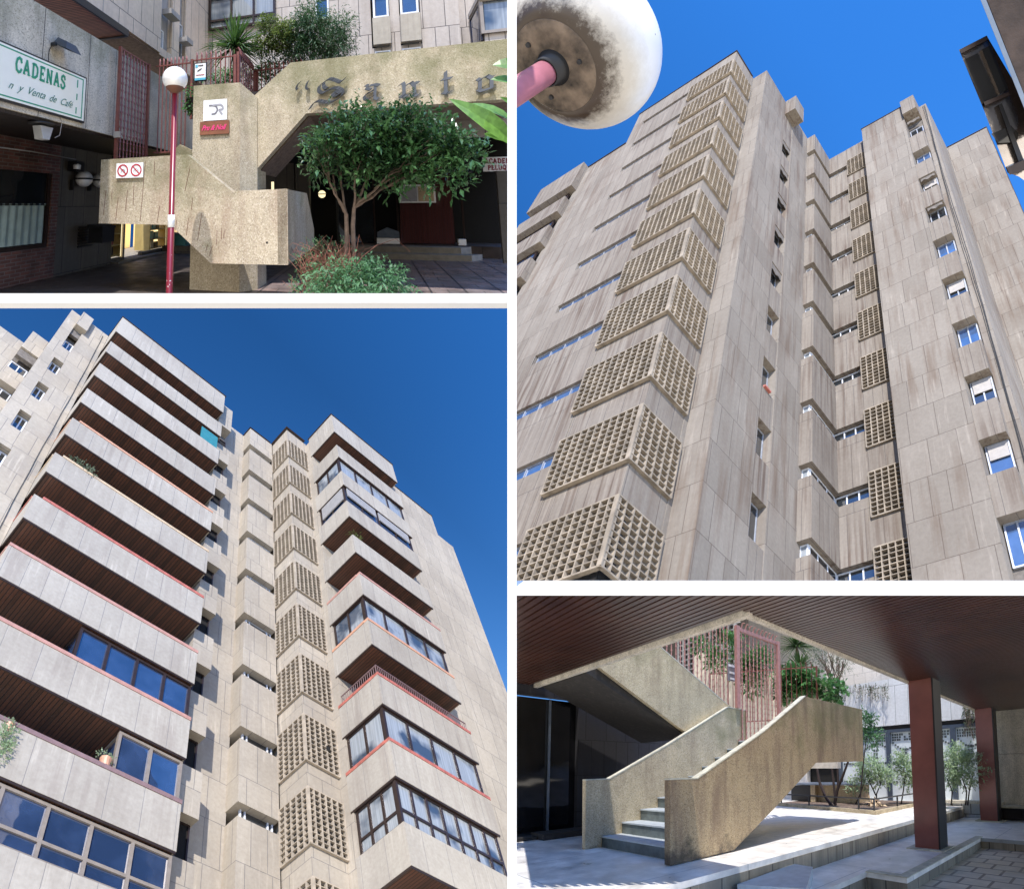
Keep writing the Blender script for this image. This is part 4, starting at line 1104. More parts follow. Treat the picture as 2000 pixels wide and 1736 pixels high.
MB().box(-7.27, -7.25, 5.2, 7.2, 0.045, 0.06).build('curtain_rod', M['black_metal'], wi, TL)
gv = MB()
for i in range(8): gv.box(-7.208, -7.18, 8.15, 8.66, -0.93+i*0.068-0.5+0.42, -0.93+i*0.068-0.46+0.42)
gv.build('vent_grille', M['black_metal'], lw, TL)
# soffit and face of the storey above
MB().box(-7.8, -5.38, 2.5, 7.2, 3.9, 3.96).build('ribbed_soffit', M['soffit_red'], lw, TL)
MB().box(-5.38, -5.33, 2.5, 7.25, 3.86, 4.02).box(-7.8, -5.38, 7.2, 7.26, 3.86, 4.0).build('soffit_trim', M['black_metal'], lw, TL)
MB().box(-7.8, -5.40, 7.27, 14, 3.97, 4.05).build('ceiling', M['bark'], lw, TL)
ub = thing('apartment_block', 'beige slab-clad flats rising behind the lettered wall with narrow windows', 'apartment block', TL, (0, 12, 2))
m = MB()
m.box(-5.9, -5.35, 2.5, 8.62, 4.02, 8.5, 0.002); m.box(-5.9, -5.36, 9.2, 9.62, 3.98, 8.5, 0.002); m.box(-5.9, -5.35, 9.98, 11.7, 3.97, 8.5, 0.002)
m.box(-5.9, -5.37, 8.6, 9.22, 3.98, 4.2, 0.002); m.box(-5.9, -5.37, 9.6, 10.0, 3.98, 4.3, 0.002); 
m.build('side_wall', M['tl_slab'], ub, TL)
MB().box(-5.6, -5.5, 8.62, 9.2, 4.2, 8).box(-5.6, -5.5, 9.6, 9.98, 4.3, 8).build('dark_panel', M['shutter'], ub, TL)
window(ub, TL, 'x', -5.44, 8.66, 8.9, 4.22, 4.75, 0.04, M['frame_white'], M['glass_pale'], (), 0.03, side=-1)
window(ub, TL, 'x', -5.44, 9.64, 9.95, 4.3, 5.4, 0.04, M['frame_white'], M['glass_pale'], (), 0.03, side=-1)
MB().box(-5.38, -5.1, 8.7, 9.2, 5.15, 5.3).box(-5.38, -5.1, 9.62, 10.0, 4.75, 4.9).build('sill_hood', M['shutter'], ub, TL)
yb = 11.66; k_ = 1.2855
m = MB()
m.box(-5.35, 0.10, yb, 12.3, 2.2, 8.5, 0.002); m.box(0.1, 1.55, yb+0.01, 12.3, 2.2, 4.75, 0.001); m.box(0.66, 0.94, yb+0.012, 12.3, 4.75, 8.5); m.box(1.55, 2.6, yb, 12.3, 2.2, 8.5, 0.002)
m.box(2.6, 6.0, yb+0.25, 12.3, 2.2, 8.5, 0.002)
m.build('rear_wall', M['tl_slab2'], ub, TL)
MB().box(-5.3, 6, 12.31, 12.4, 2.0, 8.6).build('dark_room', M['void'], ub, TL)  # dark backing sheet stands in for unlit rooms behind the windows
for x0, x1 in ((0.14, 0.66), (0.94, 1.52)):
    MB().box(x0, x1, yb-0.16, yb+0.005, 4.80, 5.66).build('sill_panel', M['bl_parapet'], ub, TL)
    window(ub, TL, 'y', yb-0.08, x0+0.03, x1-0.03, 5.68, 6.4, 0.06, M['frame_white'], M['glass_blue'], (), 0.06)
    window(ub, TL, 'y', yb-0.06, x0+0.03, x1-0.03, 4.1, 4.62, 0.05, M['frame_white'], M['void'], (), 0.04)
window(ub, TL, 'y', yb-0.06, -1.62, -1.19, 5.88, 6.6, 0.05, M['frame_white'], M['glass_blue'], (), 0.05)
wf = window(ub, TL, 'y', yb-0.10, -5.32, -2.95, 6.0, 7.2, 0.09, M['frame_bronze'], M['glass_pale'], (-4.5, -3.7), 0.07, None, 6.32)
bay_ = MB().box(2.98, 5, yb-0.9, yb+0.2, 2.2, 4.5).build('bay_front', M['tl_slab2'], ub, TL)
window(ub, TL, 'y', yb-0.95, 2.90, 3.75, 4.45, 5.42, 0.07, M['frame_tan'], M['glass_pale'], (), 0.08)
window(ub, TL, 'y', yb-0.94, 3.80, 4.8, 4.45, 5.42, 0.07, M['frame_tan'], M['glass_pale'], (), 0.06)
MB().box(2.88, 5, yb-1.0, yb+0.2, 5.42, 5.55).build('bay_head', M['tl_slab2'], ub, TL)
window(ub, TL, 'x', 2.90, yb-0.86, yb+0.2, 4.3, 5.4, 0.05, M['frame_bronze'], M['glass_blue'], (), 0.06)

# floodlights -----------------------------------------------------------
fl = thing('floodlight', 'grey floodlight bracketed to the concrete above the cafe sign', 'floodlight', TL, (XB+0.1, 5.4, 2.75))
m = MB(); m.add([(XB+0.03,5.22,2.86),(XB+0.03,5.52,2.86),(XB+0.30,5.60,2.74),(XB+0.30,5.24,2.74),(XB+0.08,5.27,2.98),(XB+0.08,5.47,2.98),(XB+0.24,5.52,2.90),(XB+0.24,5.30,2.90)],
    [(0,3,2,1),(4,5,6,7),(0,1,5,4),(1,2,6,5),(2,3,7,6),(3,0,4,7)])
m.build('housing', plain('slate_housing', (0.045,0.055,0.065), 0.5), fl, TL)
MB().add([(XB+0.06,5.26,2.842),(XB+0.06,5.49,2.842),(XB+0.27,5.56,2.735),(XB+0.27,5.27,2.735)], [(0,1,2,3)]).build('lens', M['shutter'], fl, TL)
MB().box(XB, XB+0.10, 5.20, 5.24, 2.80, 2.86).tube([(XB+0.02,5.22,2.83),(XB+0.01,5.17,2.7),(XB+0.01,5.17,2.5)], 0.006, 5).build('bracket', M['black_metal'], fl, TL)
fl = thing('floodlight', 'white glass floodlight under the edge of the concrete band below the cafe sign', 'floodlight', TL, (XB-0.2, 5.2, 1.3))
m = MB().prism([(5.10,1.36),(5.36,1.36),(5.30,1.14),(5.16,1.14)], 'x', XB-0.15, XB+0.02)
m.build('housing', plain('pale_housing', (0.42,0.43,0.43), 0.35), fl, TL)
MB().lathe(XB-0.08, 5.2, [(0.02,1.43),(0.20,1.415),(0.20,1.40),(0.02,1.39)], 20).build('hood', M['black_metal'], fl, TL, True)
MB().tube([(XB+0.01,5.42,1.20),(XB+0.01,5.52,1.26),(XB+0.01,5.55,1.50),(XB+0.01,5.5,1.6)], 0.006, 5).build('wire', M['shutter_beige'], fl, TL)
tag(MB().tube([(-6.2,4.3,1.0),(-6.5,6.0,1.08),(-6.9,7.6,1.12)], 0.012, 6).build('conduit', M['shutter'], None, TL), 'thin grey conduit crossing under the dark ceiling of the left wing', 'conduit')
gl_grp = 'round wall lamps under the left wing'
for i, (y, lab) in enumerate(((8.02, 'round white wall lamp with dark band on the shaded wall, nearer the brick window'), (8.62, 'round white wall lamp partly hidden behind the left end of the stair balustrade'))):
    wl2 = thing('wall_lamp', lab, 'wall lamp', TL, (-7.05, y, 0.45), gl_grp)
    MB().lathe(-7.0, y, sphere_prof(0.20, 0.68, -math.pi/2, math.pi/2, 14), 24).build('globe', M['globe_white'], wl2, TL, True)
    MB().lathe(-7.0, y, [(0.205, 0.66), (0.207, 0.70)], 24).box(-7.2, -7.1, y-0.24, y-0.2, 0.4, 0.66).build('bracket', M['black_metal'], wl2, TL)
sp_ = thing('loudspeaker', 'small dark speaker hung at the corner of the brick wall under the ceiling', 'loudspeaker', TL, (-7.1, 7.75, 0.9))
MB().box(-7.2, -6.95, 7.68, 7.95, 0.86, 1.10).build('case', M['black_metal'], sp_, TL)
MB().lathe(-6.98, 7.74, [(0.0005, 0.90), (0.08, 0.90), (0.09, 1.0), (0.0005, 1.06)], 16).build('cone', M['globe_white'], sp_, TL, True)
mb_ = thing('mailbox', 'black metal mailbox fixed to the shaded slabs left of the lit shop', 'mailbox', TL, (-6.6, 8.25, -0.85))
MB().box(-6.85, -6.45, 8.1, 8.55, -0.88, -0.54).build('box', M['black_metal'], mb_, TL)
MB().prism([(-6.87,-0.54),(-6.43,-0.54),(-6.43,-0.48),(-6.87,-0.44)], 'y', 8.07, 8.57).build('lid', M['black_metal'], mb_, TL)

# lit book shop -----------------------------------------------------------
bs = thing('book_shop', 'warm lit shop window with shelves seen under the stair balustrade', 'shop', TL, (-8, 12, G))
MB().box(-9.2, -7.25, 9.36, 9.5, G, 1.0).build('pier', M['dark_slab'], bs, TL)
MB().box(-9.3, -9.1, 9.5, 13, G, 0.2).box(-9.1, -6.2, 13.2, 13.4, G, 0.2).build('interior_wall', M['warm_glow'], bs, TL)
MB().box(-9.1, -7.0, 9.5, 13.2, G, G+0.05).build('interior_floor', M['step_stone'], bs, TL)
MB().box(-8.05, -7.6, 11.75, 12.0, G+0.1, 0.2).build('display_panel', plain('ochre_display_panel', (0.42,0.32,0.12), 0.6), bs, TL)
MB().box(-7.36, -7.28, 10.05, 10.15, G, 0.2).box(-7.4, -7.28, 12.55, 12.9, G, 0.2).box(-7.36, -7.3, 9.5, 9.54, G, 0.2).build('window_post', M['frame_tan'], bs, TL)
MB().box(-7.40, -7.24, 9.5, 10.1, G+0.0, G+0.12).build('plinth', M['dark_slab'], bs, TL)
MB().box(-7.4, -7.24, 11.0, 12.5, G, G+0.14).build('plinth', M['dark_slab'], bs, TL)
r5 = random.Random(5)
for (yy0, yy1) in ((9.6, 9.98), (11.55, 12.5)):
    sh = MB()
    for z in (-1.42, -1.12, -0.80, -0.48): sh.box(-7.62, -7.32, yy0, yy1, z-0.015, z+0.015)
    sh.box(-7.62, -7.32, yy0-0.03, yy0, -1.46, -0.2); sh.box(-7.62, -7.32, yy1, yy1+0.03, -1.46, -0.2)
    sh.build('shelf_unit', plain('yellow_shelf', (0.50,0.38,0.14), 0.6), bs, TL)
    MB().box(-7.36, -7.33, yy1+0.031, yy1+0.06, -1.46, -0.2).build('strip_light', M['bright_glow'], bs, TL)
bk = [plain('book_%s' % n, c, 0.5) for n, c in (('red', (0.30,0.05,0.05)), ('teal', (0.05,0.22,0.24)), ('brown', (0.20,0.09,0.05)), ('pale', (0.45,0.42,0.36)), ('dark', (0.03,0.03,0.04)))]
for (yy0, yy1) in ((9.6, 9.98), (11.55, 12.5)):
    for zi, z in enumerate((-1.405, -1.105, -0.785)):
        y = yy0+0.03
        while y < yy1-0.2:
            wd = r5.uniform(0.14, 0.24); hh = r5.uniform(0.17, 0.26)
            side_ = 'left' if yy0 < 10 else 'right'
            lvl = ('bottom', 'middle', 'top')[zi]
            tag(MB().box(-7.50, -7.44, y, min(y+wd, yy1-0.02), z, z+hh).build('book', r5.choice(bk), None, TL), 'book standing face out on the %s shelf of the %s unit in the lit shop' % (lvl, side_), 'book', 'books on the %s %s shelf' % (side_, lvl))
            y += wd+r5.uniform(0.04, 0.12)
bx = thing('storage_crate', 'teal plastic crate standing on the ledge under the stair balustrade', 'crate', TL, (-6.6, 12.3, -1.3))
MB().box(-6.95, -6.35, 12.2, 12.55, -1.36, -0.98).build('body', bk[1], bx, TL)
MB().box(-6.98, -6.32, 12.17, 12.58, -0.98, -0.93).build('lid', M['galv'], bx, TL)
tag(MB().box(-7.2, -5.9, 12.1, 12.9, G, -1.365).build('ledge', M['dark_slab'], None, TL), 'low dark stone ledge behind the red lamp post carrying the teal crate', 'ledge')

# fence -------------------------------------------------------------------
fe = thing('iron_fence', 'red-brown iron fence with inward curled spikes round the stair head', 'fence', TL, (-4, 8, 1))
def fence_run(p, q, z0, z1, n, hook, parent=fe, knob=False, mat=None, F=TL, post=True, r=0.016):
    p, q = Vector(p), Vector(q); mat = mat or M['red_metal']
    m = MB(); d = (q-p).normalized(); nn = Vector((-d.y, d.x, 0))
    for i in range(1, n):
        a = p.lerp(q, i/n)
        pts = [(a.x, a.y, z0), (a.x, a.y, z1)]
        m.tube(pts, r, 6)
        if hook:
            m.tube([(a.x, a.y, z1), (a.x+nn.x*hook*0.1, a.y+nn.y*hook*0.1, z1+0.12), (a.x+nn.x*hook*0.45-d.x*0.03, a.y+nn.y*hook*0.45, z1+0.2), (a.x+nn.x*hook-d.x*0.05, a.y+nn.y*hook, z1+0.17)], [r*1.4, r*1.4, r*1.1, r*0.3], 6)
        if knob:
            k = 0
            z = z0+0.12
            while z < z1-0.1:
                m.tube([(a.x, a.y, z-0.02), (a.x, a.y, z+0.02)], r*1.7, 6); z += 0.16
    m.build('bars', mat, parent, F)
    for z in (z0+0.03, z1): MB().tube([(p.x, p.y, z), (q.x, q.y, z)], 0.022, 4).build('rail', mat, parent, F)
    if post:
        for a in (p, q): MB().box(a.x-0.03, a.x+0.03, a.y-0.03, a.y+0.03, z0-0.25, z1+0.03).build('post', mat, parent, F)
fence_run((-5.2, 6.82, 0), (-5.2, 7.90, 0), 0.92, 3.40, 9, 0, knob=True)
fence_run((-5.16, 8.15, 0), (-4.22, 8.15, 0), 1.25, 3.45, 9, 0.12, post=False)
fence_run((-4.17, 8.15, 0), (-3.06, 8.15, 0), 2.3, 3.5, 9, 0.12)
fence_run((-3.0, 8.2, 0), (-3.0, 9.5, 0), 2.2, 3.58, 10, 0.10)
fence_run((-2.95, 9.55, 0), (-1.6, 9.55, 0), 2.2, 3.62, 11, 0.10)
tag(MB().box(-5.23, -5.08, 6.76, 6.79, 1.42, 1.55).build('padlock', M['shutter_beige'], None, TL), 'small pale lock plate on the left gate post of the iron fence', 'lock')

# small signs ---------------------------------------------------------------
def board(name, lab, cat, x0, x1, y, z0, z1, mat, F=TL, th=0.02):
    t = thing(name, lab, cat, F, ((x0+x1)/2, y, z0))
    MB().box(x0, x1, y-th, y, z0, z1).build('panel', mat, t, F)
    return t
t = board('sign', 'white square sign with grey two-letter monogram on the pillar', 'sign', -3.30, -2.79, 6.995, 1.695, 2.12, M['white_sign'])
def dr(u, v): p = TL.on('y', 6.972, 370+u/10.21, 120+v/10.21); return (p.x, p.z)
def rib2(pts, w, mat, parent, y=6.972, name='emblem'):
    m = MB(); ribbon(m, pts, lambda a, b_, l: (a, y-l, b_), w); return m.build(name, mat, parent, TL)
rib2([dr(*q) for q in curve([(395,886),(480,886),(530,905),(555,970),(520,1035),(480,1052),(447,1055)], 5)], 0.034, M['grey_ink'], t)
rib2([dr(*q) for q in curve([(470,880),(560,868),(620,866),(662,900),(660,950),(595,968),(620,1010),(650,1048)], 5)], 0.036, M['pale_ink'], t, 6.970)
t = board('sign', 'varnished wooden sign with hot pink script under the white monogram sign', 'sign', -3.37, -2.74, 6.995, 1.41, 1.68, M['sign_wood'])
text_mesh('Pru & Noll', TL, (-3.33, 6.972, 1.50), (1,0,0), (0,0,1), 0.145, M['pink_ink'], t, shear=0.5, bold=0.035, xs=0.80, th=0.002, nrm=(0,-1,0))
t = board('sign', 'white double sign with two red prohibition circles on the balustrade', 'sign', -4.76, -4.18, 6.297, 0.53, 0.81, M['white_sign'])
for cx_ in (-4.615, -4.325):
    cz = 0.672
    rib2([(cx_+0.105*math.cos(a_*math.pi/14), cz+0.105*math.sin(a_*math.pi/14)) for a_ in range(29)], 0.026, M['red_ink'], t, 6.274, 'ring')
    rib2([(cx_-0.075, cz+0.075), (cx_+0.075, cz-0.075)], 0.022, M['red_ink'], t, 6.273, 'slash')
rib2([(-4.66,0.70),(-4.62,0.69),(-4.58,0.68),(-4.57,0.64)], 0.016, M['grey_ink'], t, 6.2755, 'dog_symbol')
rib2([(-4.64,0.69),(-4.65,0.63)], 0.012, M['grey_ink'], t, 6.2755, 'dog_symbol')
for q in ((-4.36, 0.655), (-4.29, 0.655)): rib2([(q[0]+0.024*math.cos(a_), q[1]+0.024*math.sin(a_)) for a_ in [k*math.pi/5 for k in range(11)]], 0.006, M['pale_ink'], t, 6.2755, 'bicycle_symbol')
rib2([(-4.36,0.655),(-4.335,0.70),(-4.30,0.70),(-4.29,0.655)], 0.006, M['pale_ink'], t, 6.2755, 'bicycle_symbol')
t = board('sign', 'small framed camera warning notice hung on the iron fence above the pillar', 'sign', -4.07, -3.74, 8.08, 2.93, 3.39, M['black_metal'])
MB().box(-4.045, -3.765, 8.05, 8.058, 2.955, 3.365).build('notice', M['white_sign'], t, TL)
MB().box(-4.045, -3.765, 8.045, 8.049, 2.955, 3.01).box(-4.03, -3.97, 8.045, 8.049, 3.27, 3.34).build('blue_print', M['blue_ink'], t, TL)
MB().prism([(-3.98,3.17),(-3.88,3.22),(-3.87,3.245),(-3.97,3.20)], 'y', 8.043, 8.049).box(-3.96, -3.83, 8.045, 8.049, 3.30, 3.325).build('camera_symbol', M['black_ink'], t, TL)
MB().box(-4.01, -3.80, 8.045, 8.049, 3.075, 3.09).build('red_print', M['red_ink'], t, TL)
t = board('sign', 'pale sign with maroon capitals ACADEMIA PELUQUERIA in the dark at the right edge', 'sign', 3.27, 5.0, 13.1, 0.98, 1.42, M['white_sign'])
serif_word('ACADEMIA', TL, (3.33, 13.075, 1.225), (1,0,0), (0,0,1), 0.145, M['maroon_ink'], t, 0.13, 0.2, 1.0, (0,-1,0))
serif_word('PELUQUERIA', TL, (3.40, 13.075, 1.03), (1,0,0), (0,0,1), 0.135, M['maroon_ink'], t, 0.12, 0.2, 1.0, (0,-1,0))

# street lamp -----------------------------------------------------------------
lp_ = thing('street_lamp', 'white globe street lamp on a chipped crimson post in front of the stair balustrade', 'street lamp', TL, (-3.12, 5.5, G))
MB().lathe(-3.12, 5.5, [(0.05, 1.885)] + sphere_prof(0.205, 2.08, -1.25, math.pi/2, 20), 40).build('globe', M['globe_white'], lp_, TL, True)
lm, nt, b = nodes('chipped_crimson_paint')
sx = N(nt, 'ShaderNodeSeparateXYZ'); L = lp(nt); nt.links.new(L, sx.inputs[0])
vz = N(nt, 'ShaderNodeTexNoise'); vz.inputs['Scale'].default_value = 26; nt.links.new(L, vz.inputs['Vector'])
chip = math_(nt, 'MULTIPLY', ramp(nt, vz.outputs['Fac'], 0.66, 0.68), math_(nt, 'LESS_THAN', sx.outputs['Z'], -0.75))
nt.links.new(mix(nt, chip, (0.20,0.014,0.028), (0.62,0.56,0.52)), b.inputs['Base Color']); b.inputs['Roughness'].default_value = 0.32
MB().tube([(-3.12, 5.5, G), (-3.12, 5.5, -0.3), (-3.12, 5.5, -0.29), (-3.12, 5.5, 1.86)], [0.052, 0.052, 0.045, 0.045], 24).build('pole', lm, lp_, TL, True)
MB().lathe(-3.12, 5.5, [(0.036, 1.82), (0.065, 1.85), (0.11, 1.885), (0.14, 1.915), (0.146, 1.935), (0.10, 1.94)], 32).build('collar', M['rust'], lp_, TL, True)
MB().tube([(-3.12, 5.5, -0.33), (-3.12, 5.5, -0.14)], 0.0545, 24).build('sticker', M['white_sign'], lp_, TL, True)

# plants ----------------------------------------------------------------------
r1 = random.Random(11)
ct = thing('camellia_tree', 'glossy dark green camellia with branching trunk under the iron letters', 'tree', TL, (-0.45, 6.5, G))
tk = MB(); tips = []
b0 = Vector((-0.48, 6.5, G)); b1 = Vector((-0.47, 6.45, -0.15))
tk.tube([b0, Vector((-0.52, 6.5, -1.0)), Vector((-0.47, 6.48, -0.5)), b1], [0.05, 0.042, 0.038, 0.034], 9)
tk.tube([Vector((-0.42, 6.52, G)), Vector((-0.37, 6.5, -0.9)), Vector((-0.37, 6.47, -0.35)), Vector((-0.34, 6.45, -0.05))], [0.042, 0.038, 0.036, 0.03], 9)
for q in ((-0.9, 6.3, 0.75), (-0.62, 6.6, 0.95), (-0.3, 6.3, 0.9), (0.15, 6.5, 0.95), (0.55, 6.3, 0.75), (0.9, 6.5, 0.7), (-0.75, 6.5, 0.35), (0.5, 6.6, 0.5)):
    s0 = b1 if q[0] < -0.3 else Vector((-0.34, 6.45, -0.05))
    branchy(r1, s0, s0.lerp(Vector(q), 0.6), 0.024, 2, tk, tips, 0.45, 3)
tk.build('trunk', M['bark'], ct, TL)
blobs = [(-0.62,6.45,0.95,0.46,0.4,0.34),(-0.85,6.4,0.62,0.26,0.3,0.18),(-0.1,6.4,1.16,0.52,0.45,0.36),(0.45,6.45,1.18,0.5,0.4,0.30),(0.95,6.45,0.98,0.45,0.4,0.28),(1.28,6.45,0.78,0.32,0.3,0.20),(0.6,6.5,0.68,0.5,0.4,0.24),(0.05,6.5,0.66,0.5,0.4,0.20),(1.05,6.4,0.42,0.36,0.3,0.20),(1.45,6.4,0.62,0.2,0.25,0.16),(0.3,6.4,0.32,0.26,0.2,0.16),(-0.15,6.35,0.45,0.22,0.2,0.14),(0.72,6.35,0.36,0.26,0.2,0.18),(-0.5,6.4,0.3,0.16,0.16,0.1),(-0.45,6.3,1.38,0.3,0.2,0.12),(0.75,6.3,1.42,0.25,0.2,0.1)]
cr = crown(blobs, 7600, 0.125, 0.058, r1, 0.5, 0.30, 0.18, 4)
for i in range(26):
    u = r1.uniform(620, 850); p = TL.on('y', 6.2, u, r1.uniform(195, 235))
    for k in range(7):
        leaf(cr, p+Vector((0, 0, 0.03*k)), Vector((r1.uniform(-1,1), r1.uniform(-1,1), 0.5)), Vector((0,0,1)), 0.07, 0.032, 0.1, 0.1)
    tk2 = None
cr.build('crown', M['leaf_camellia'], ct, TL)
ls = thing('low_shrub', 'bright green low shrub with fingered leaves at the bottom beside the paving', 'shrub', TL, (-0.5, 5.9, G))
crown([(-0.45,5.9,-1.20,0.48,0.35,0.26),(0.0,5.9,-1.15,0.3,0.3,0.2),(-0.1,5.9,-1.22,0.36,0.3,0.20),(-0.8,5.9,-1.36,0.3,0.3,0.16),(-0.4,5.85,-1.52,0.5,0.35,0.16),(0.12,5.9,-1.42,0.18,0.25,0.2)], 5200, 0.105, 0.034, r1, 0.1, 0.4, 0.35, 6).build('foliage', M['leaf_low'], ls, TL)
tw = MB()
for i in range(14):
    a = Vector((-0.5+r1.uniform(-0.1,0.1), 5.95, G)); tw.tube([a, a+Vector((r1.uniform(-0.4,0.4), r1.uniform(-0.2,0.2), r1.uniform(0.2,0.4)))], 0.008, 5)
tw.build('stem', M['bark'], ls, TL)
ds = thing('dry_shrub', 'tangled shrub of dry reddish twigs leaning against the balustrade end', 'shrub', TL, (-1.0, 6.5, G))
tw = MB()
for i in range(330):
    a = Vector((r1.uniform(-1.25,-0.35), r1.uniform(6.15,6.6), r1.uniform(-1.5,-0.95)))
    d = Vector((r1.uniform(-0.25,0.35), r1.uniform(-0.15,0.15), r1.uniform(0.05,0.5)))
    tw.tube([a, a+d*0.5+rvec(r1)*0.06, a+d+rvec(r1)*0.1], [0.006, 0.005, 0.003], 4, False)
for i in range(14):
    a = Vector((-0.6, 6.4, -1.2)); d = Vector((r1.uniform(-0.7,0.7), r1.uniform(-0.2,0.2), r1.uniform(0.5,0.9)))
    tw.tube([a, a+d*0.6, a+d+Vector((d.x*0.3,0,-0.15)), a+d+Vector((d.x*0.6,0,-0.35))], [0.006,0.005,0.004,0.003], 4, False)
tw.build('twigs', M['twig_red'], ds, TL)
crown([(-0.95,6.45,-0.9,0.4,0.3,0.35),(-1.2,6.4,-1.3,0.25,0.25,0.25),(-0.6,6.45,-0.65,0.2,0.2,0.12)], 1300, 0.045, 0.018, r1, 0.2, 0.2, 0.1, 4).build('foliage', M['leaf_low'], ds, TL)
# sword-leaved plant
def sword(F, c, L, n, r, name, lab, trunk=None, mat='leaf_sword', wd=0.045, elev=(-0.5, 1.4)):
    t = thing(name, lab, 'plant', F, (c[0], c[1], trunk if trunk is not None else c[2]))
    m = MB(); c = Vector(c)
    for i in range(n):
        az = r.uniform(0, 2*math.pi); el = r.uniform(*elev)
        d = Vector((math.cos(az)*math.cos(el), math.sin(az)*math.cos(el), math.sin(el))); l = L*r.uniform(0.7, 1.1)
        s = Vector((-math.sin(az), math.cos(az), 0))
        p = [c, c+d*l*0.35, c+d*l*0.7-Vector((0,0,l*0.05)), c+d*l-Vector((0,0,l*0.22*math.cos(el)))]
        w_ = [wd*0.7, wd, wd*0.75, 0.002]; b = len(m.v)
        for q, ww_ in zip(p, w_): m.v += [tuple(q-s*ww_/2), tuple(q-Vector((0,0,ww_*0.25))), tuple(q+s*ww_/2)]
        for k in range(3): m.f += [(b+3*k, b+3*k+1, b+3*k+4, b+3*k+3), (b+3*k+1, b+3*k+2, b+3*k+5, b+3*k+4)]
    m.build('leaves', M[mat], t, F)
    if trunk is not None: MB().tube([(c.x, c.y, trunk), (c.x+0.02, c.y, (trunk+c.z)/2), (c.x, c.y, c.z+0.05)], [0.085, 0.075, 0.07], 10).build('trunk', M['bark'], t, F)
    return t
c = TL.on('y', 9.0, 459, 92)
sword(TL, (c.x, c.y, c.z), 0.98, 260, r1, 'cordyline_plant', 'spiky sword-leaved plant bursting above the iron fence corner', 2.3)
c = TL.on('y', 9.9, 610, 72)
ev = thing('conifer_shrub', 'feathery dark green conifer shrub above the mossy wall left of the windows', 'shrub', TL, (c.x, 9.9, 2.4))
pxm = lambda u, v, y: TL.on('y', y, u, v)
bl = []
for (u, v, rx, rz) in ((600,60,0.45,0.38),(640,80,0.42,0.32),(575,85,0.4,0.3),(610,30,0.3,0.2),(665,50,0.26,0.2),(600,105,0.6,0.2),(668,95,0.28,0.2)):
    q = pxm(u, v, 9.9); bl.append((q.x, 9.9, q.z, rx*0.9, 0.35, rz*0.9))
crown(bl, 13000, 0.13, 0.024, r1, 0.2, 0.2, 0.3, 6).build('foliage', M['leaf_conifer'], ev, TL)
MB().tube([(c.x, 9.9, 2.4), (c.x+0.03, 9.9, c.z-0.3), (c.x, 9.9, c.z+0.1)], [0.05, 0.04, 0.02], 8).build('trunk', M['bark_dark'], ev, TL)
c = TL.on('y', 9.6, 535, 60)
ev = thing('leafy_bush', 'light yellow-green bush between the spiky plant and the conifer shrub', 'bush', TL, (c.x, 9.6, 2.4))
bl = []
for (u, v, rx, rz) in ((525,50,0.3,0.25),(545,80,0.4,0.3),(510,90,0.3,0.25),(560,60,0.25,0.2)):
    q = pxm(u, v, 9.6); bl.append((q.x, 9.6, q.z, rx*0.9, 0.3, rz*0.9))
crown(bl, 4600, 0.085, 0.036, r1, 0.2, 0.2, 0.2, 4).build('foliage', M['leaf_yellow'], ev, TL)
ev = thing('leafy_hedge', 'dark leafy hedge filling the ground behind the iron fence', 'hedge', TL, (-2.6, 9.9, 2.2))
bl = []
for (u, v, rx, rz) in ((505,160,0.4,0.35),(530,135,0.4,0.3),(440,155,0.3,0.25),(420,160,0.25,0.15),(470,150,0.35,0.3)):
    q = pxm(u, v, 10.0); bl.append((q.x, 10.0, q.z, rx, 0.3, rz))
crown(bl, 2600, 0.09, 0.05, r1, 0.2, 0.3, 0.2, 4).build('foliage', M['leaf_ivy'], ev, TL)
ev = thing('ivy', 'small ivy tuft clinging to the left edge of the pillar behind the lamp globe', 'ivy', TL, (-3.65, 7.6, 1.7))
bl = []
for (u, v, rx, rz) in ((371,180,0.09,0.12),(368,205,0.12,0.14),(374,215,0.08,0.1)):
    q = pxm(u, v, 7.6); bl.append((q.x, 7.6, q.z, rx, 0.1, rz))
crown(bl, 260, 0.07, 0.05, r1, 0.0, 0.3, 0.2, 3).build('foliage', M['leaf_ivy'], ev, TL)
# big near leaves at the right
nl = thing('broad_leaf_branch', 'fresh green broad leaves reaching in close at the right edge before the lettered wall', 'branch', TL, TL.inv @ Vector((-0.05, 3.0, 1.55)))
m = MB()
def big(u0, v0, u1, v1, d0, d1, w_, tilt_=0.3):
    a = at(TL, u0, v0, d0); b_ = at(TL, u1, v1, d1); d = b_-a; L_ = d.length
    s = d.cross(Vector((0, -1, tilt_))).normalized(); n = s.cross(d).normalized()
    prof = [(0, 0.02), (0.15, 0.55), (0.35, 0.95), (0.55, 1.0), (0.75, 0.72), (0.9, 0.35), (1, 0.0)]; bb = len(m.v)
    for t, q in prof:
        c_ = a+d*t+n*0.06*L_*math.sin(t*math.pi); m.v += [tuple(c_-s*w_*q/2+n*w_*0.10*q), tuple(c_), tuple(c_+s*w_*q/2+n*w_*0.10*q)]
    for k in range(6): m.f += [(bb+3*k, bb+3*k+1, bb+3*k+4, bb+3*k+3), (bb+3*k+1, bb+3*k+2, bb+3*k+5, bb+3*k+4)]
big(1015, 290, 876, 193, 3.0, 2.9, 0.16)
big(1015, 246, 915, 203, 3.05, 3.0, 0.13, 0.9)
big(1020, 130, 962, 128, 3.0, 2.95, 0.11)
big(1020, 165, 958, 156, 3.0, 2.95, 0.10, 0.6)
big(1015, 262, 945, 262, 3.02, 2.95, 0.11, -0.2)
big(1015, 215, 976, 190, 3.1, 3.05, 0.06)
m.build('leaves', M['leaf_big'], nl, TL)
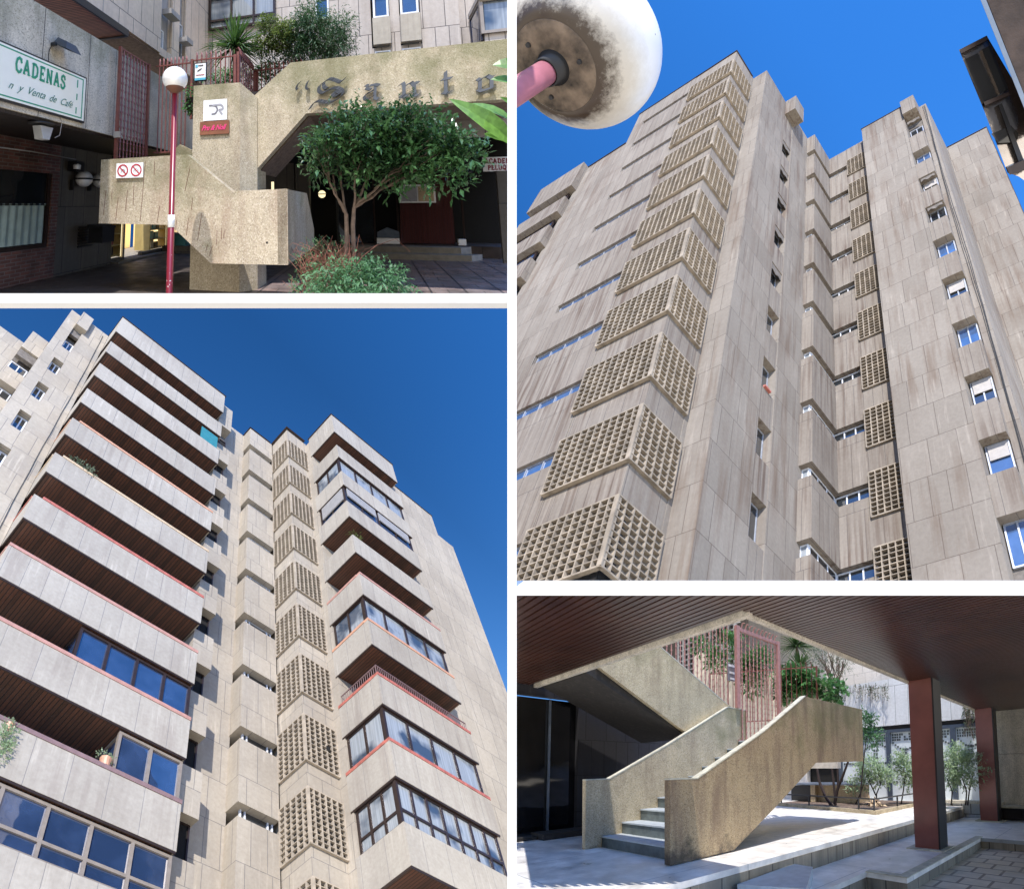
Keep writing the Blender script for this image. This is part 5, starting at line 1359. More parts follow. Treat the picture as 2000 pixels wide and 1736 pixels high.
MB().tube([at(TL, 1010, 100, 3.05), at(TL, 1006, 200, 3.05), at(TL, 1008, 320, 3.05)], 0.006, 6).build('twig', M['bark'], nl, TL)
# ================================================================== STAIR PASSAGE (right, below)
M['agg_stair'] = aggregate('mossy_stair_concrete', (0.56,0.45,0.28), (0.70,0.61,0.45), (0.10,0.075,0.045), ztop=1.6, mossamt=0.55, stain=0.40, stain_col=(0.17,0.11,0.075), scale=70, zbot=-1.75)
M['agg_up'] = aggregate('tan_flight_concrete', (0.56,0.45,0.27), (0.70,0.61,0.43), (0.12,0.085,0.05), ztop=3.6, mossamt=0.5, stain=0.4, stain_col=(0.16,0.10,0.065), scale=70)
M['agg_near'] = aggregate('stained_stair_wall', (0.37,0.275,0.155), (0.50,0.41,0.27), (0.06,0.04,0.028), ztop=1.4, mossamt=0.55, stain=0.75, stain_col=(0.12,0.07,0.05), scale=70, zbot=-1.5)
M['coping'] = plain('worn_coping', (0.52,0.49,0.38), 0.85, var=0.25, scale=7)
M['board_conc'] = aggregate('dark_board_concrete', (0.034,0.029,0.025), (0.050,0.043,0.037), (0.02,0.018,0.016), mossamt=0, stain=0.5, stain_col=(0.02,0.018,0.016), scale=14)  # base darkened to stand in for the shade under the flight
M['floor_pale'] = paving('pale_worn_floor', (0.86,0.82,0.76), (0.80,0.77,0.71), 2.6, 2.6, (0.35,0.38,0.40), 0.45, mortar=0.008)
M['riser'] = tiles('stained_riser', (0.30,0.27,0.21), (0.22,0.20,0.16), 0.62, 2.0, 0.012, (0.05,0.045,0.04), dirt=0.8, dirt_col=(0.06,0.05,0.035), streak=6)
M['step_pale'] = plain('pale_step_stone', (0.42,0.46,0.48), 0.5, var=0.15)
M['tread_edge'] = plain('dark_stair_riser', (0.10,0.12,0.12), 0.6, var=0.4, scale=4)  # risers darker than the treads
M['paver_warm'] = paving('warm_square_pavers', (0.66,0.56,0.44), (0.60,0.51,0.40), 0.55, 0.55, (0.26,0.21,0.17), 0.6, mortar=0.03)
M['slat'] = plain('varnished_ceiling_slat', (0.050,0.019,0.012), 0.30, var=0.3, scale=1.6, spec=0.4)  # slat colour darkened in place of the shade of an enclosed passage
M['slat_void'] = plain('ceiling_void', (0.004,0.003,0.003), 0.9)
M['maroon_steel'] = plain('maroon_steel_column', (0.24,0.085,0.070), 0.35, var=0.15, scale=2)
M['blue_frame'] = plain('slate_blue_frame', (0.055,0.075,0.11), 0.45)
M['white_wall'] = tiles('limewashed_wall', (0.90,0.91,0.92), (0.87,0.88,0.90), 1.0, 4.0, 0.010, (0.25,0.25,0.25), dirt=0.25, dirt_col=(0.42,0.42,0.42))
M['pale_wall'] = tiles('pale_rear_wall', (0.90,0.87,0.83), (0.86,0.83,0.79), 1.3, 1.6, 0.010, (0.4,0.38,0.36), dirt=0.1)
M['frosted'] = plain('frosted_glass', (0.78,0.84,0.85), 0.2, var=0.05, spec=0.8)
M['mosaic'] = plain('dark_mosaic_glass', (0.10,0.12,0.12), 0.2, var=0.4, scale=5)
M['soil'] = aggregate('leaf_litter_soil', (0.16,0.11,0.085), (0.34,0.25,0.17), (0.05,0.035,0.025), mossamt=0, scale=16, stain=0.4)
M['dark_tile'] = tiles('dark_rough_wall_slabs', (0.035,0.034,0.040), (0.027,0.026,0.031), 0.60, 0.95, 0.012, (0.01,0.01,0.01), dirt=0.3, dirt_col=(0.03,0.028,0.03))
M['black_door'] = glass('black_glass_door', (0.004,0.004,0.005), 0.08, 1.5)
M['pink_iron'] = plain('pale_pink_gate_paint', (0.42,0.20,0.17), 0.5, var=0.2, scale=10)  # lighter and pinker than the court fence paint
on = BR.on
GZ = -1.5
# floors --------------------------------------------------------------
m = MB().box(-16.0, -4.71, 0.5, 19.2, GZ-0.10, GZ)
tag(m.build('floor', M['floor_pale'], None, BR), kind='structure')
tag(MB().box(-26, -16.01, 0.5, 25, GZ-0.1, GZ-0.004).box(-16.0, 4, 19.21, 25, GZ-0.1, GZ-0.005).build('ground', M['floor_pale'], None, BR), kind='structure')
rs_ = thing('platform_kerb', 'streaked concrete riser along the edge of the pale upper floor', 'kerb', BR, (-4.72, 8, -1.93))
MB().box(-4.9, -4.70, 0.5, 19.2, -1.95, GZ-0.102).build('riser', M['riser'], rs_, BR)
m = MB(); m.box(-4.70, -3.74, 2.5, 7.5, -2.03, -1.93).box(-4.70, -2.95, 7.5, 13.0, -2.03, -1.931).box(-4.70, 3.0, 13.0, 19.2, -2.03, -1.932)
tag(m.build('pavement', M['floor_pale'], None, BR), kind='structure')
kb = thing('pavement_kerb', 'stained kerb face round the lower pale pavement by the maroon columns', 'kerb', BR, (-3, 9, -2.2))
m = MB(); m.box(-3.05, -2.952, 7.5, 13.1, -2.6, -2.032).box(-3.74, -2.95, 7.51, 7.6, -2.6, -2.033).box(-3.85, -3.741, 2.5, 7.605, -2.6, -2.034).box(-2.95, 3.0, 13.01, 13.1, -2.25, -2.035)
m.build('face', M['riser'], kb, BR)
MB().box(-3.12, -2.93, 7.48, 13.2, -1.931, -1.915).box(-3.75, -3.12, 7.48, 7.66, -1.931, -1.914).build('edge_stone', M['coping'], kb, BR)
tag(MB().box(-2.95, 4.0, 1.0, 13.01, -2.35, -2.22).box(-3.74, -2.9, 1.0, 7.5, -2.45, -2.36).build('paving', M['paver_warm'], None, BR), kind='structure')
q = [on('z', -1.72, u, v) for u, v in ((1440,1726), (1549,1686), (1587,1692), (1575,1735))]
bk_ = MB(); n = 4
bk_.add([(p.x, p.y, -1.72) for p in q]+[(p.x, p.y, -2.1) for p in q], [(0,1,2,3), (7,6,5,4)]+[(i, i+4, (i+1) % 4+4, (i+1) % 4) for i in range(4)])
tag(bk_.build('step_block', M['step_pale'], None, BR), 'small pale step block at the foot of the stained platform riser', 'step')

# first flight ----------------------------------------------------------
st_ = thing('concrete_staircase', 'mossy concrete stair with two solid parapets climbing out of the dark passage', 'staircase', BR, (-7, 5, GZ))
def poly_x(x, pts, t, name, mat, cop=None, parent=None):
    pl_ = [(on('x', x, u, v).y, on('x', x, u, v).z) for u, v in pts]
    o = MB().prism(pl_, 'x', x, x-t).build(name, mat, parent or st_, BR)
    if cop:
        m = MB()
        for i in cop:
            (y0, z0), (y1, z1) = pl_[i], pl_[i+1]
            m.prism([(y0, z0+0.003), (y1, z1+0.003), (y1, z1+0.028), (y0, z0+0.028)], 'x', x+0.006, x-t-0.006)
        m.build('coping', M['coping'], o, BR)
    return pl_
poly_x(-5.64, [(1309,1690),(1309,1523),(1362,1521),(1490,1431),(1573,1360),(1684,1385),(1686,1486),(1594,1489),(1515,1575),(1434,1659)], 0.15, 'parapet', M['agg_near'], [1, 2, 3])
poly_x(-8.32, [(1143,1659),(1144,1524),(1190,1522),(1305,1455),(1422,1381),(1458,1388),(1458,1560),(1300,1660)], 0.13, 'parapet', M['agg_stair'], [1, 2, 3, 4])
m = MB(); e_ = MB()
for i in range(10):
    y0 = 4.63+0.465*i; z = -1.27+0.243*i
    m.box(-8.315, -5.795, y0, y0+0.56, z-0.03, z, 0.001)
    e_.box(-8.31, -5.80, y0+0.012, y0+0.60, z-0.30 if i else GZ, z-0.031, 0.001)
m.build('tread', M['step_pale'], st_, BR); e_.build('riser', M['tread_edge'], st_, BR)
MB().box(-8.31, -5.80, 9.25, 11.3, 0.80, 0.95).build('landing', M['agg_stair'], st_, BR)
# second flight ----------------------------------------------------------
s2 = thing('upper_stair_flight', 'upper stair flight with tan parapet and dark board-marked underside rising to the ceiling edge', 'staircase', BR, (-9.5, 6, 1))
poly_x(-8.47, [(1120,1322),(1170,1302),(1290,1264),(1425,1380),(1420,1400),(1345,1434)][1:], 0.13, 'parapet', M['agg_up'], [1], s2)
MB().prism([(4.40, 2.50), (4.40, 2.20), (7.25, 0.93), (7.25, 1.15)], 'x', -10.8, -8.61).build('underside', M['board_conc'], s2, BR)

# ceiling ---------------------------------------------------------------
ce = thing('slatted_ceiling', 'varnished dark wood slat ceiling wrapping the bright stair opening', 'ceiling', BR, (-3, 4, 2.25))
m = MB(); y = -0.6; p_ = 0.098
while y < 4.2:
    m.box(-15, 4.5, y, y+p_*0.72, 2.25, 2.275); y += p_
while y < 21.5:
    m.box(-3.84, 5.0, y, y+p_*0.72, 2.25, 2.275); y += p_
m.build('slats', M['slat'], ce, BR)
MB().box(-15, 4.5, -0.6, 4.27, 2.30, 2.75).box(-3.86, 5.0, 4.27, 21.6, 2.30, 2.751).build('void', M['slat_void'], ce, BR)
MB().box(-15, -3.80, 4.27, 4.36, 2.20, 2.80).box(-3.92, -3.84, 4.36, 21.6, 2.20, 2.80).build('edge_band', M['agg_grey'], ce, BR)
# columns ---------------------------------------------------------------
for y0, y1, lab in ((10.42, 10.98, 'nearer broad maroon steel column standing on the lower pavement'), (17.15, 17.7, 'farther maroon steel column beside the pale end wall')):
    c_ = thing('steel_column', lab, 'column', BR, (-3.6, y0, -1.93), 'maroon steel columns')
    MB().box(-3.86, -3.29, y0, y1, -1.91, 2.25).build('shaft', M['maroon_steel'], c_, BR)
    MB().box(-3.288, -3.25, y0-0.01, y1+0.01, -1.91, 2.248).build('flange', M['black_metal'], c_, BR)
    MB().box(-4.02, -3.12, y0-0.18, y1+0.15, -1.932, -1.905).build('base_plate', M['coping'], c_, BR)

# dark left side -----------------------------------------------------------
dw = thing('passage_wall', 'dark rough slab wall with black glass doors at the left end of the passage', 'wall', BR, (-11, 5, GZ))
MB().box(-11.3, -11.0, 5.42, 9.6, GZ, 2.30).box(-11.3, -11.0, 1.0, 5.42, 2.02, 2.301).build('wall', M['dark_tile'], dw, BR)
MB().box(-11.02, -10.97, 1.0, 5.45, 1.97, 2.02).build('lintel', M['dark_tile'], dw, BR)
dr_ = MB().box(-11.25, -11.15, 1.0, 5.42, GZ, 1.97).build('glass_door', M['black_door'], dw, BR)
MB().box(-11.14, -11.09, 4.70, 4.75, GZ, 1.97).box(-11.14, -11.09, 2.0, 2.05, GZ, 1.97).build('door_post', M['galv'], dr_, BR)
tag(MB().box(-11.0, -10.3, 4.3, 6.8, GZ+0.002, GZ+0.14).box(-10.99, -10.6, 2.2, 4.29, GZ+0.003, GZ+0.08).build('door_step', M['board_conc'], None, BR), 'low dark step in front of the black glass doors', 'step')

# courtyard back -----------------------------------------------------------
YB = 19.0
cb_ = thing('courtyard_building', 'white fascia and slate-blue framed frosted doors closing the bright courtyard', 'building', BR, (-7, 19, GZ))
MB().box(-12.8, 1.0, YB, YB+0.5, 2.12, 4.35).build('fascia', M['white_wall'], cb_, BR)
MB().box(-12.8, 1.0, YB+0.15, YB+0.2, 1.92, 2.119).build('head', M['black_metal'], cb_, BR)
MB().box(-12.8, 1.0, YB+0.35, YB+0.5, GZ-0.4, 1.92).build('dark_wall', M['void'], cb_, BR)
def px_(u): return on('y', YB, u, 1480).x
xs_ = [px_(1640), px_(1678)+0.1, px_(1735), px_(1795), px_(1862), px_(1925)]
for i, (a, b_) in enumerate(zip(xs_, xs_[1:])):
    d_ = MB().box(a+0.12, b_-0.12, YB+0.10, YB+0.13, GZ, 1.80).build('glass_door', M['frosted'], cb_, BR)
    f_ = MB().box(a-0.10, a+0.12, YB+0.02, YB+0.16, GZ-0.4, 1.93).box(a+0.12, b_-0.10, YB+0.021, YB+0.16, 1.78, 1.929)
    f_.build('frame', M['blue_frame'], cb_, BR)
    mo = MB().box(a+0.13, b_-0.13, YB+0.0985, YB+0.0995, -0.7, 1.75) if False else MB(); r9 = random.Random(i+3); w_ = b_-a-0.3; x0 = a+0.17; nx_ = 10
    for k in range(nx_):
        xx = x0+w_*k/nx_
        for z in (1.62, 1.50, 1.38):
            if r9.random() < 0.85: mo.box(xx+0.01, xx+w_/nx_*r9.uniform(0.6, 0.92), YB+0.085, YB+0.098, z, z+0.09)
        zz_ = 1.02+0.22*math.sin(k/nx_*math.pi) if i % 2 else 1.25-0.35*math.sin(k/nx_*math.pi)
        mo.box(xx+0.01, xx+w_/nx_*0.85, YB+0.085, YB+0.098, zz_, zz_+0.09)
        mo.box(xx+0.01, xx+w_/nx_*0.85, YB+0.085, YB+0.098, 0.30, 0.40)
        if r9.random() < 0.6: mo.box(xx+0.01, xx+w_/nx_*0.85, YB+0.085, YB+0.098, -0.62, -0.5)
    for z in (0.9, 0.72, 0.54): mo.box(x0+w_*0.42, x0+w_*0.50, YB+0.085, YB+0.098, z, z+0.13).box(x0+w_*0.53, x0+w_*0.61, YB+0.085, YB+0.098, z, z+0.13)
    mo.build('mosaic', M['mosaic'], d_, BR)
tag(MB().box(-26, -12.82, YB, YB+0.4, GZ, 4.35).build('side_wall', M['pale_wall'], None, BR), 'pale slab wall left of the slate-blue framed doors behind the bare tree', 'wall')
tag(MB().box(-26, 4, 25.0, 25.4, GZ, 16).build('rear_wall', M['pale_wall'], None, BR), 'tall pale wall standing in for the overexposed sky above the courtyard planter', 'wall')  # bright wall added in place of the overexposed sky
tag(MB().prism([(-14, 3.5), (-9.2, 5.6), (-3.0, 4.4), (-3, 3.5)], 'y', 22.0, 22.3).build('garden_wall', M['pale_wall'], None, BR), 'low beige garden wall with sloping top behind the white fascia', 'wall')
rw = thing('end_wall', 'pale rough concrete end wall with a single level joint at the far right of the passage', 'wall', BR, (-2.5, 18, -1.9))
q0 = on('y', 18.4, 1946, 1480).x
MB().box(q0, 3, 18.4, 18.8, -1.93, 0.55, 0.0).box(q0+0.003, 3, 18.402, 18.8, 0.562, 2.3).build('wall', M['agg_grey'], rw, BR)
be = thing('bench', 'black framed stone bench top under the pale end wall', 'bench', BR, (-2.9, 17.6, -1.5))
MB().box(q0-0.25, 2, 17.7, 18.39, -1.47, -1.40).build('seat', M['coping'], be, BR)
MB().box(q0-0.28, 2, 17.66, 17.70, -1.53, -1.47).box(q0-0.05, q0+0.0, 17.7, 18.3, -1.93, -1.47).build('frame', M['black_metal'], be, BR)
MB().box(q0-0.2, 2, 18.0, 18.38, -1.93, -1.48).build('base', M['dark_tile'], be, BR)
lwl = thing('low_wall', 'low wall of pale square blocks between the two maroon columns', 'low wall', BR, (-4.5, 18, -1.9))
MB().box(-6.2, -3.3, 18.2, 18.5, -1.93, -1.38).build('blocks', tiles('pale_blocks', (0.60,0.63,0.66), (0.52,0.55,0.58), 0.55, 0.6, 0.02, (0.18,0.18,0.18), dirt=0.2), lwl, BR)
MB().box(-6.25, -3.28, 18.1, 18.55, -1.38, -1.27).build('coping', M['agg_grey'], lwl, BR)

# planter -----------------------------------------------------------------
pn_ = thing('planter_bed', 'raised planting bed of leaf litter with a mossy kerb in the courtyard', 'planting bed', BR, (-8, 15.5, GZ))
A_, B_, C_ = (-11.9, 14.95), (-6.25, 13.40), (-6.3, 18.5)
def kerb(m, p, q, w_, z0, z1):
    d = (Vector(q)-Vector(p)).normalized(); n_ = Vector((-d.y, d.x))*w_
    P4 = [p, q, (q[0]+n_.x, q[1]+n_.y), (p[0]+n_.x, p[1]+n_.y)]
    m.prism(P4, 'z', z0, z1)
m = MB(); kerb(m, A_, B_, 0.18, GZ, GZ+0.13); kerb(m, B_, C_, 0.18, GZ, GZ+0.131)
m.build('kerb', M['agg_stair'], pn_, BR)
MB().prism([(A_[0], A_[1]+0.1), (B_[0]-0.1, B_[1]+0.15), (C_[0]-0.1, 18.9), (A_[0], 18.9)], 'z', GZ, GZ+0.09).build('soil', M['soil'], pn_, BR)
rl_ = thing('low_railing', 'low black tubular railing round the planting bed', 'railing', BR, (-8, 14, GZ))
m = MB(); m.tube([(A_[0], A_[1]+0.09, -0.98), (B_[0]-0.09, B_[1]+0.09, -0.98), (C_[0]-0.09, C_[1], -0.98)], 0.03, 8)
m.build('rail', M['black_metal'], rl_, BR)
for t_ in (0.1, 0.42, 0.88, 1.0):
    p = Vector(A_).lerp(Vector(B_), t_); MB().box(p.x-0.13, p.x-0.08, p.y+0.07, p.y+0.12, GZ+0.1, -0.98).build('post', M['black_metal'], rl_, BR)
for t_ in (0.4, 0.8):
    p = Vector(B_).lerp(Vector(C_), t_); MB().box(p.x-0.12, p.x-0.07, p.y+0.07, p.y+0.12, GZ+0.1, -0.98).build('post', M['black_metal'], rl_, BR)
vb = thing('ventilation_box', 'squat stained concrete vent box with a black mesh grille behind the low railing', 'vent box', BR, (-11, 16.5, GZ))
pa, pb_, pc = on('y', 16.4, 1583, 1545).x, on('y', 16.4, 1543, 1545).x, on('y', 17.5, 1690, 1540).x
MB().box(pa, pa+0.25, 16.4, 17.9, GZ+0.1, -0.62).box(pa+0.25, pc, 16.6, 17.9, GZ+0.1, -0.62).build('box', M['agg_stair'], vb, BR)
MB().box(pb_, pa-0.001, 16.5, 17.9, GZ+0.12, -0.66).build('grille', M['black_metal'], vb, BR)
MB().box(pb_, pc+0.1, 16.3, 18.0, -0.62, -0.54).build('lid', M['galv'], vb, BR)

# gate and fence -----------------------------------------------------------
gt = thing('iron_gate', 'tall rust-pink iron gate with curled spikes at the head of the first stair flight', 'gate', BR, (-8.3, 9.8, 1.9))
fence_run((-8.28, 8.80, 0), (-8.28, 10.74, 0), 0.9, 4.24, 11, -0.16, gt, True, M['pink_iron'], BR, False, 0.016)
MB().box(-8.33, -8.23, 8.72, 8.86, 1.88, 4.33).build('gate_post', M['pink_iron'], gt, BR)
MB().box(-8.33, -8.23, 10.68, 10.80, 1.0, 4.30).build('gate_post', M['pink_iron'], gt, BR)
MB().box(-8.325, -8.235, 8.86, 10.68, 4.18, 4.28).build('top_bar', M['pink_iron'], gt, BR)
fe2 = thing('stair_fence', 'rust-pink barred fence standing on the sloping parapet of the upper flight', 'fence', BR, (-8.5, 7, 2))
m = MB()
for i in range(26):
    y = 5.0+i*0.145; zb_ = 1.95+(8.62-min(y, 8.62))*0.50
    m.tube([(-8.53, y, zb_), (-8.53, y, 4.55)], 0.014, 6)
    z = zb_+0.2
    while z < 4.5: m.tube([(-8.53, y, z-0.02), (-8.53, y, z+0.02)], 0.024, 6); z += 0.2
m.build('bars', M['pink_iron'], fe2, BR)
MB().tube([(-8.53, 5.0, 4.42), (-8.53, 8.72, 4.42)], 0.022, 6).build('rail', M['pink_iron'], fe2, BR)
MB().tube([(-8.53, 5.0, 3.78), (-8.53, 8.70, 1.93)], 0.03, 6).build('base_rail', M['frame_bronze'], fe2, BR)
fe3 = thing('garden_fence', 'lower curl-topped iron fence behind the gate among the leaves', 'fence', BR, (-10, 12, 1))
fence_run((-12.5, 11.6, 0), (-8.6, 13.6, 0), 2.0, 4.05, 22, -0.15, fe3, False, M['red_metal'], BR, True, 0.016)
ns = thing('notice_plate', 'small dark notice plate with three pale lines wired to the stair fence', 'sign', BR, (-8.45, 8.2, 3))
q1, q2 = on('x', -8.47, 1422, 1328), on('x', -8.47, 1436, 1298)
MB().box(-8.49, -8.47, q1.y, q2.y, q1.z, q2.z).build('plate', M['grey_ink'], ns, BR)
m = MB(); hh_ = q2.z-q1.z
for f0, f1, a_, b2_ in ((0.82, 0.95, 0.08, 0.9), (0.42, 0.54, 0.2, 0.9), (0.08, 0.2, 0.3, 0.9)): m.box(-8.469, -8.465, q1.y+(q2.y-q1.y)*a_, q1.y+(q2.y-q1.y)*b2_, q1.z+hh_*f0, q1.z+hh_*f1)
m.build('pale_line', M['white_sign'], ns, BR)
gw = thing('garden_retaining_wall', 'tan retaining wall with sloping top seen through the stair fence', 'wall', BR, (-12, 13, 0))
pts_ = [on('y', 14.2, u, v) for u, v in ((1356,1272),(1385,1276),(1420,1295),(1480,1305),(1560,1325),(1635,1345),(1635,1500),(1356,1500))]
MB().prism([(p.x, p.z) for p in pts_], 'y', 14.2, 14.5).build('wall', plain('tan_garden_wall', (0.72,0.63,0.50), 0.9, var=0.15), gw, BR)
fl_ = thing('lattice_block', 'bleached far block with white fretwork screens glimpsed through the stair fence', 'building', BR, (-18, 20, 2))
fx0, fx1 = on('y', 21, 1325, 1240), on('y', 21, 1444, 1240)
MB().box(fx0.x-3, fx1.x, 21.2, 22, 0, 11).build('wall', M['recess'], fl_, BR)
m = MB(); xx = fx0.x
while xx < fx1.x:
    m.box(xx, xx+0.16, 20.9, 21.15, 3, 11); xx += 0.62
z = 3.0
while z < 11: m.box(fx0.x, fx1.x, 20.93, 21.13, z, z+0.06); z += 0.42
m.build('lattice_screen', M['white_wall'], fl_, BR)

# plants -------------------------------------------------------------------
r2 = random.Random(23)
def pxr(u, v, y): return BR.on('y', y, u, v)
def bush(name, lab, cat, y, blobs_px, n, L_, w_, mat, stems=None, bmat='bark_dark', base_z=GZ+0.09, per=4, rad=0.03):
    bl = [(pxr(u, v, y).x, y, pxr(u, v, y).z, rx, rx*0.8, rz) for u, v, rx, rz in blobs_px]
    t = thing(name, lab, cat, BR, (bl[0][0], y, base_z))
    crown(bl, n, L_, w_, r2, 0.2, 0.2, 0.15, per).build('foliage', M[mat], t, BR)
    if stems:
        m = MB()
        for pth in stems:
            P4 = [tuple(pxr(u, v, y)) for u, v in pth]
            m.tube(P4, [rad*(1-0.5*i/len(P4)) for i in range(len(P4))], 7)
        m.build('trunk', M[bmat], t, BR)
    return t
bush('pale_shrub', 'pale variegated shrub on thin stems right of the near stair parapet', 'shrub', 16.2, [(1700,1500,0.62,0.45),(1722,1515,0.5,0.4),(1680,1530,0.35,0.3),(1668,1535,0.3,0.25)], 2600, 0.13, 0.055, 'leaf_pale', [[(1712,1578),(1712,1550),(1720,1530),(1715,1505)],[(1712,1555),(1700,1530),(1695,1510)],[(1668,1577),(1680,1550),(1690,1520)]])
bush('pale_shrub', 'pale variegated shrub just left of the nearer maroon column', 'shrub', 17.2, [(1768,1500,0.5,0.5),(1775,1520,0.4,0.4),(1760,1480,0.35,0.3)], 2000, 0.13, 0.055, 'leaf_pale', [[(1760,1570),(1765,1540),(1768,1510)]])
bush('pale_shrub', 'large pale variegated shrub between the two maroon columns', 'shrub', 17.0, [(1865,1490,0.75,0.55),(1895,1500,0.6,0.5),(1850,1515,0.5,0.4),(1885,1525,0.5,0.3),(1875,1470,0.5,0.3)], 3800, 0.13, 0.055, 'leaf_pale', [[(1858,1572),(1860,1545),(1850,1520)],[(1886,1572),(1888,1545),(1880,1520)],[(1890,1572),(1893,1545),(1900,1515)]])
bush('leafy_shrub', 'fresh green leafy shrub at the right end of the near stair parapet', 'shrub', 14.0, [(1695,1420,0.25,0.45),(1705,1440,0.3,0.25),(1692,1405,0.18,0.3)], 900, 0.14, 0.06, 'leaf_low', [[(1680,1560),(1685,1500),(1692,1440)]])
tr_ = thing('bare_tree', 'small tree with dark forked bare trunks rising behind the near parapet', 'tree', BR, (-9.5, 15.2, GZ))
m = MB()
for pth, r_ in (([(1624,1572),(1612,1555),(1600,1525),(1594,1490),(1590,1460)], 0.075), ([(1632,1572),(1630,1545),(1625,1500),(1632,1482),(1640,1455)], 0.06), ([(1630,1570),(1636,1540),(1648,1510),(1656,1488),(1668,1450)], 0.07), ([(1637,1540),(1636,1500),(1637,1460)], 0.05)):
    P4 = [tuple(pxr(u, v, 15.2)) for u, v in pth]; m.tube(P4, [r_*(1-0.12*i) for i in range(len(P4))], 8)
m.build('trunk', M['bark_dark'], tr_, BR)
bush('ivy', 'thick ivy tumbling over the retaining wall right of the iron gate', 'ivy', 13.8, [(1545,1325,0.55,0.4),(1570,1340,0.5,0.35),(1535,1350,0.35,0.5),(1585,1330,0.3,0.3),(1620,1350,0.35,0.35),(1640,1345,0.25,0.2)], 2600, 0.20, 0.15, 'leaf_ivy', base_z=2.0)
bush('ivy', 'ivy and creepers behind the bars of the gate', 'ivy', 13.6, [(1400,1290,0.4,0.5),(1370,1262,0.4,0.3),(1455,1310,0.5,0.5),(1480,1290,0.5,0.4),(1470,1340,0.35,0.3),(1430,1255,0.4,0.35)], 2200, 0.20, 0.13, 'leaf_ivy', base_z=2.0)
def fine_tree():
    t = thing('olive_tree', 'grey-green olive tree with many thin stems above the white fascia', 'tree', BR, (pxr(1632,1335,20).x, 20, 4))
    m = MB(); tips_ = []
    for u in (1626, 1632, 1638):
        a = pxr(u, 1340, 20.0)
        for q in ((1600,1280),(1622,1275),(1640,1285),(1650,1295),(1610,1300)):
            branchy(r2, a, a.lerp(pxr(q[0], q[1], 20.0+r2.uniform(-0.5,0.5)), 0.7), 0.035, 1, m, tips_, 0.4, 3)
    m.build('trunk', M['bark'], t, BR)
    bl = [(pxr(u, v, 20).x, 20, pxr(u, v, 20).z, rx, 0.6, rz) for u, v, rx, rz in ((1610,1270,0.9,0.7),(1635,1285,0.8,0.6),(1600,1290,0.6,0.6),(1650,1300,0.5,0.5),(1590,1265,0.5,0.4))]
    crown(bl, 2000, 0.16, 0.035, r2, 0.2, 0.1, 0.1, 5).build('foliage', M['leaf_grey'], t, BR)
fine_tree()
p = pxr(1556, 1262, 18.0)
sword(BR, (p.x, p.y, p.z), 1.3, 120, r2, 'cordyline_plant', 'sword-leaved plant high beside the right gate post', 3.6, 'leaf_sword', 0.08)
p = pxr(1562, 1305, 17.5)
sword(BR, (p.x, p.y, p.z), 1.1, 110, r2, 'cordyline_plant', 'lower clump of sword leaves just above the tumbling ivy', None, 'leaf_sword', 0.07, (-0.2, 1.45))
p = pxr(1408, 1248, 17.0)
sword(BR, (p.x, p.y, p.z-0.3), 1.2, 70, r2, 'cordyline_plant', 'upright sword-leaved plant seen through the stair fence bars', None, 'leaf_sword', 0.08, (0.4, 1.5))
def trailing(name, lab, u0, u1, v0, dz, n):
    t = thing(name, lab, 'plant', BR, (pxr(u0, v0, 18.9).x, 18.9, 3))
    m = MB(); lf = MB()
    for i in range(n):
        a = pxr(r2.uniform(u0, u1), v0+r2.uniform(-3, 3), 18.92); l = r2.uniform(0.3, 1)*dz
        P4 = [a, a+Vector((r2.uniform(-.15,.15), -0.04, -l*0.5)), a+Vector((r2.uniform(-.2,.2), -0.05, -l))]
        m.tube(P4, 0.008, 4, False)
        for k in range(6): leaf(lf, P4[0].lerp(P4[2], r2.random()), rvec(r2), Vector((0,-1,0.2)), 0.10, 0.045)
    m.build('stem', M['bark'], t, BR); lf.build('foliage', M['leaf_grey'], t, BR)
trailing('trailing_plant', 'dry trailing plants hanging over the top left of the white fascia', 1640, 1740, 1338, 0.9, 40)
trailing('trailing_plant', 'pale creeper hanging down the white fascia beside the farther maroon column', 1880, 1905, 1378, 1.5, 26)
tag(crown([(pxr(1705,1556,15.5).x, 15.5, GZ+0.22, 0.22, 0.2, 0.12)], 60, 0.18, 0.10, r2, 0, 0.3, 0.1, 3).build('dry_leaves', M['rail_cream'], None, BR), 'small heap of dry brown leaves beside the thin shrub stems in the bed', 'leaf heap')
# ================================================================== plants on the balconies
r3 = random.Random(31)
def balcony_plant(lab, c, blobs, n, L_, w_, mat='leaf_pale'):
    t = thing('potted_plant', lab, 'potted plant', BL, c)
    crown(blobs, n, L_, w_, r3, 0.5, 0.1, 0.1, 3).build('foliage', M[mat], t, BL)
    MB().lathe(c[0], c[1], [(0.0005, c[2]), (0.12, c[2]), (0.15, c[2]+0.25), (0.13, c[2]+0.25), (0.12, c[2]+0.2), (0.0005, c[2]+0.2)], 14).build('pot', M['rail_orange'], t, BL)
zq = 38.16-P*4
balcony_plant('grey-green plant spilling over the cream rail of the long balcony, left end', (2.95, 13.9, zq-0.1), [(2.9,13.85,zq+0.35,0.35,0.2,0.28),(3.25,13.68,zq+0.12,0.3,0.12,0.16)], 260, 0.12, 0.05, 'leaf_grey')
zq = 38.16-P*8
balcony_plant('small white flowering pots on the mauve rail beside the tan glazing', (6.1, 13.8, zq+0.14), [(6.0,13.78,zq+0.42,0.14,0.1,0.1),(6.2,13.78,zq+0.40,0.1,0.1,0.08)], 90, 0.07, 0.04)
balcony_plant('variegated creeper hanging down a long balcony front at the lower left edge', (3.72, 13.8, zq-0.2), [(3.7,13.64,zq-0.35,0.2,0.06,0.5),(3.75,13.63,zq-0.9,0.12,0.05,0.35)], 420, 0.08, 0.045)
zq = 38.02-P*3
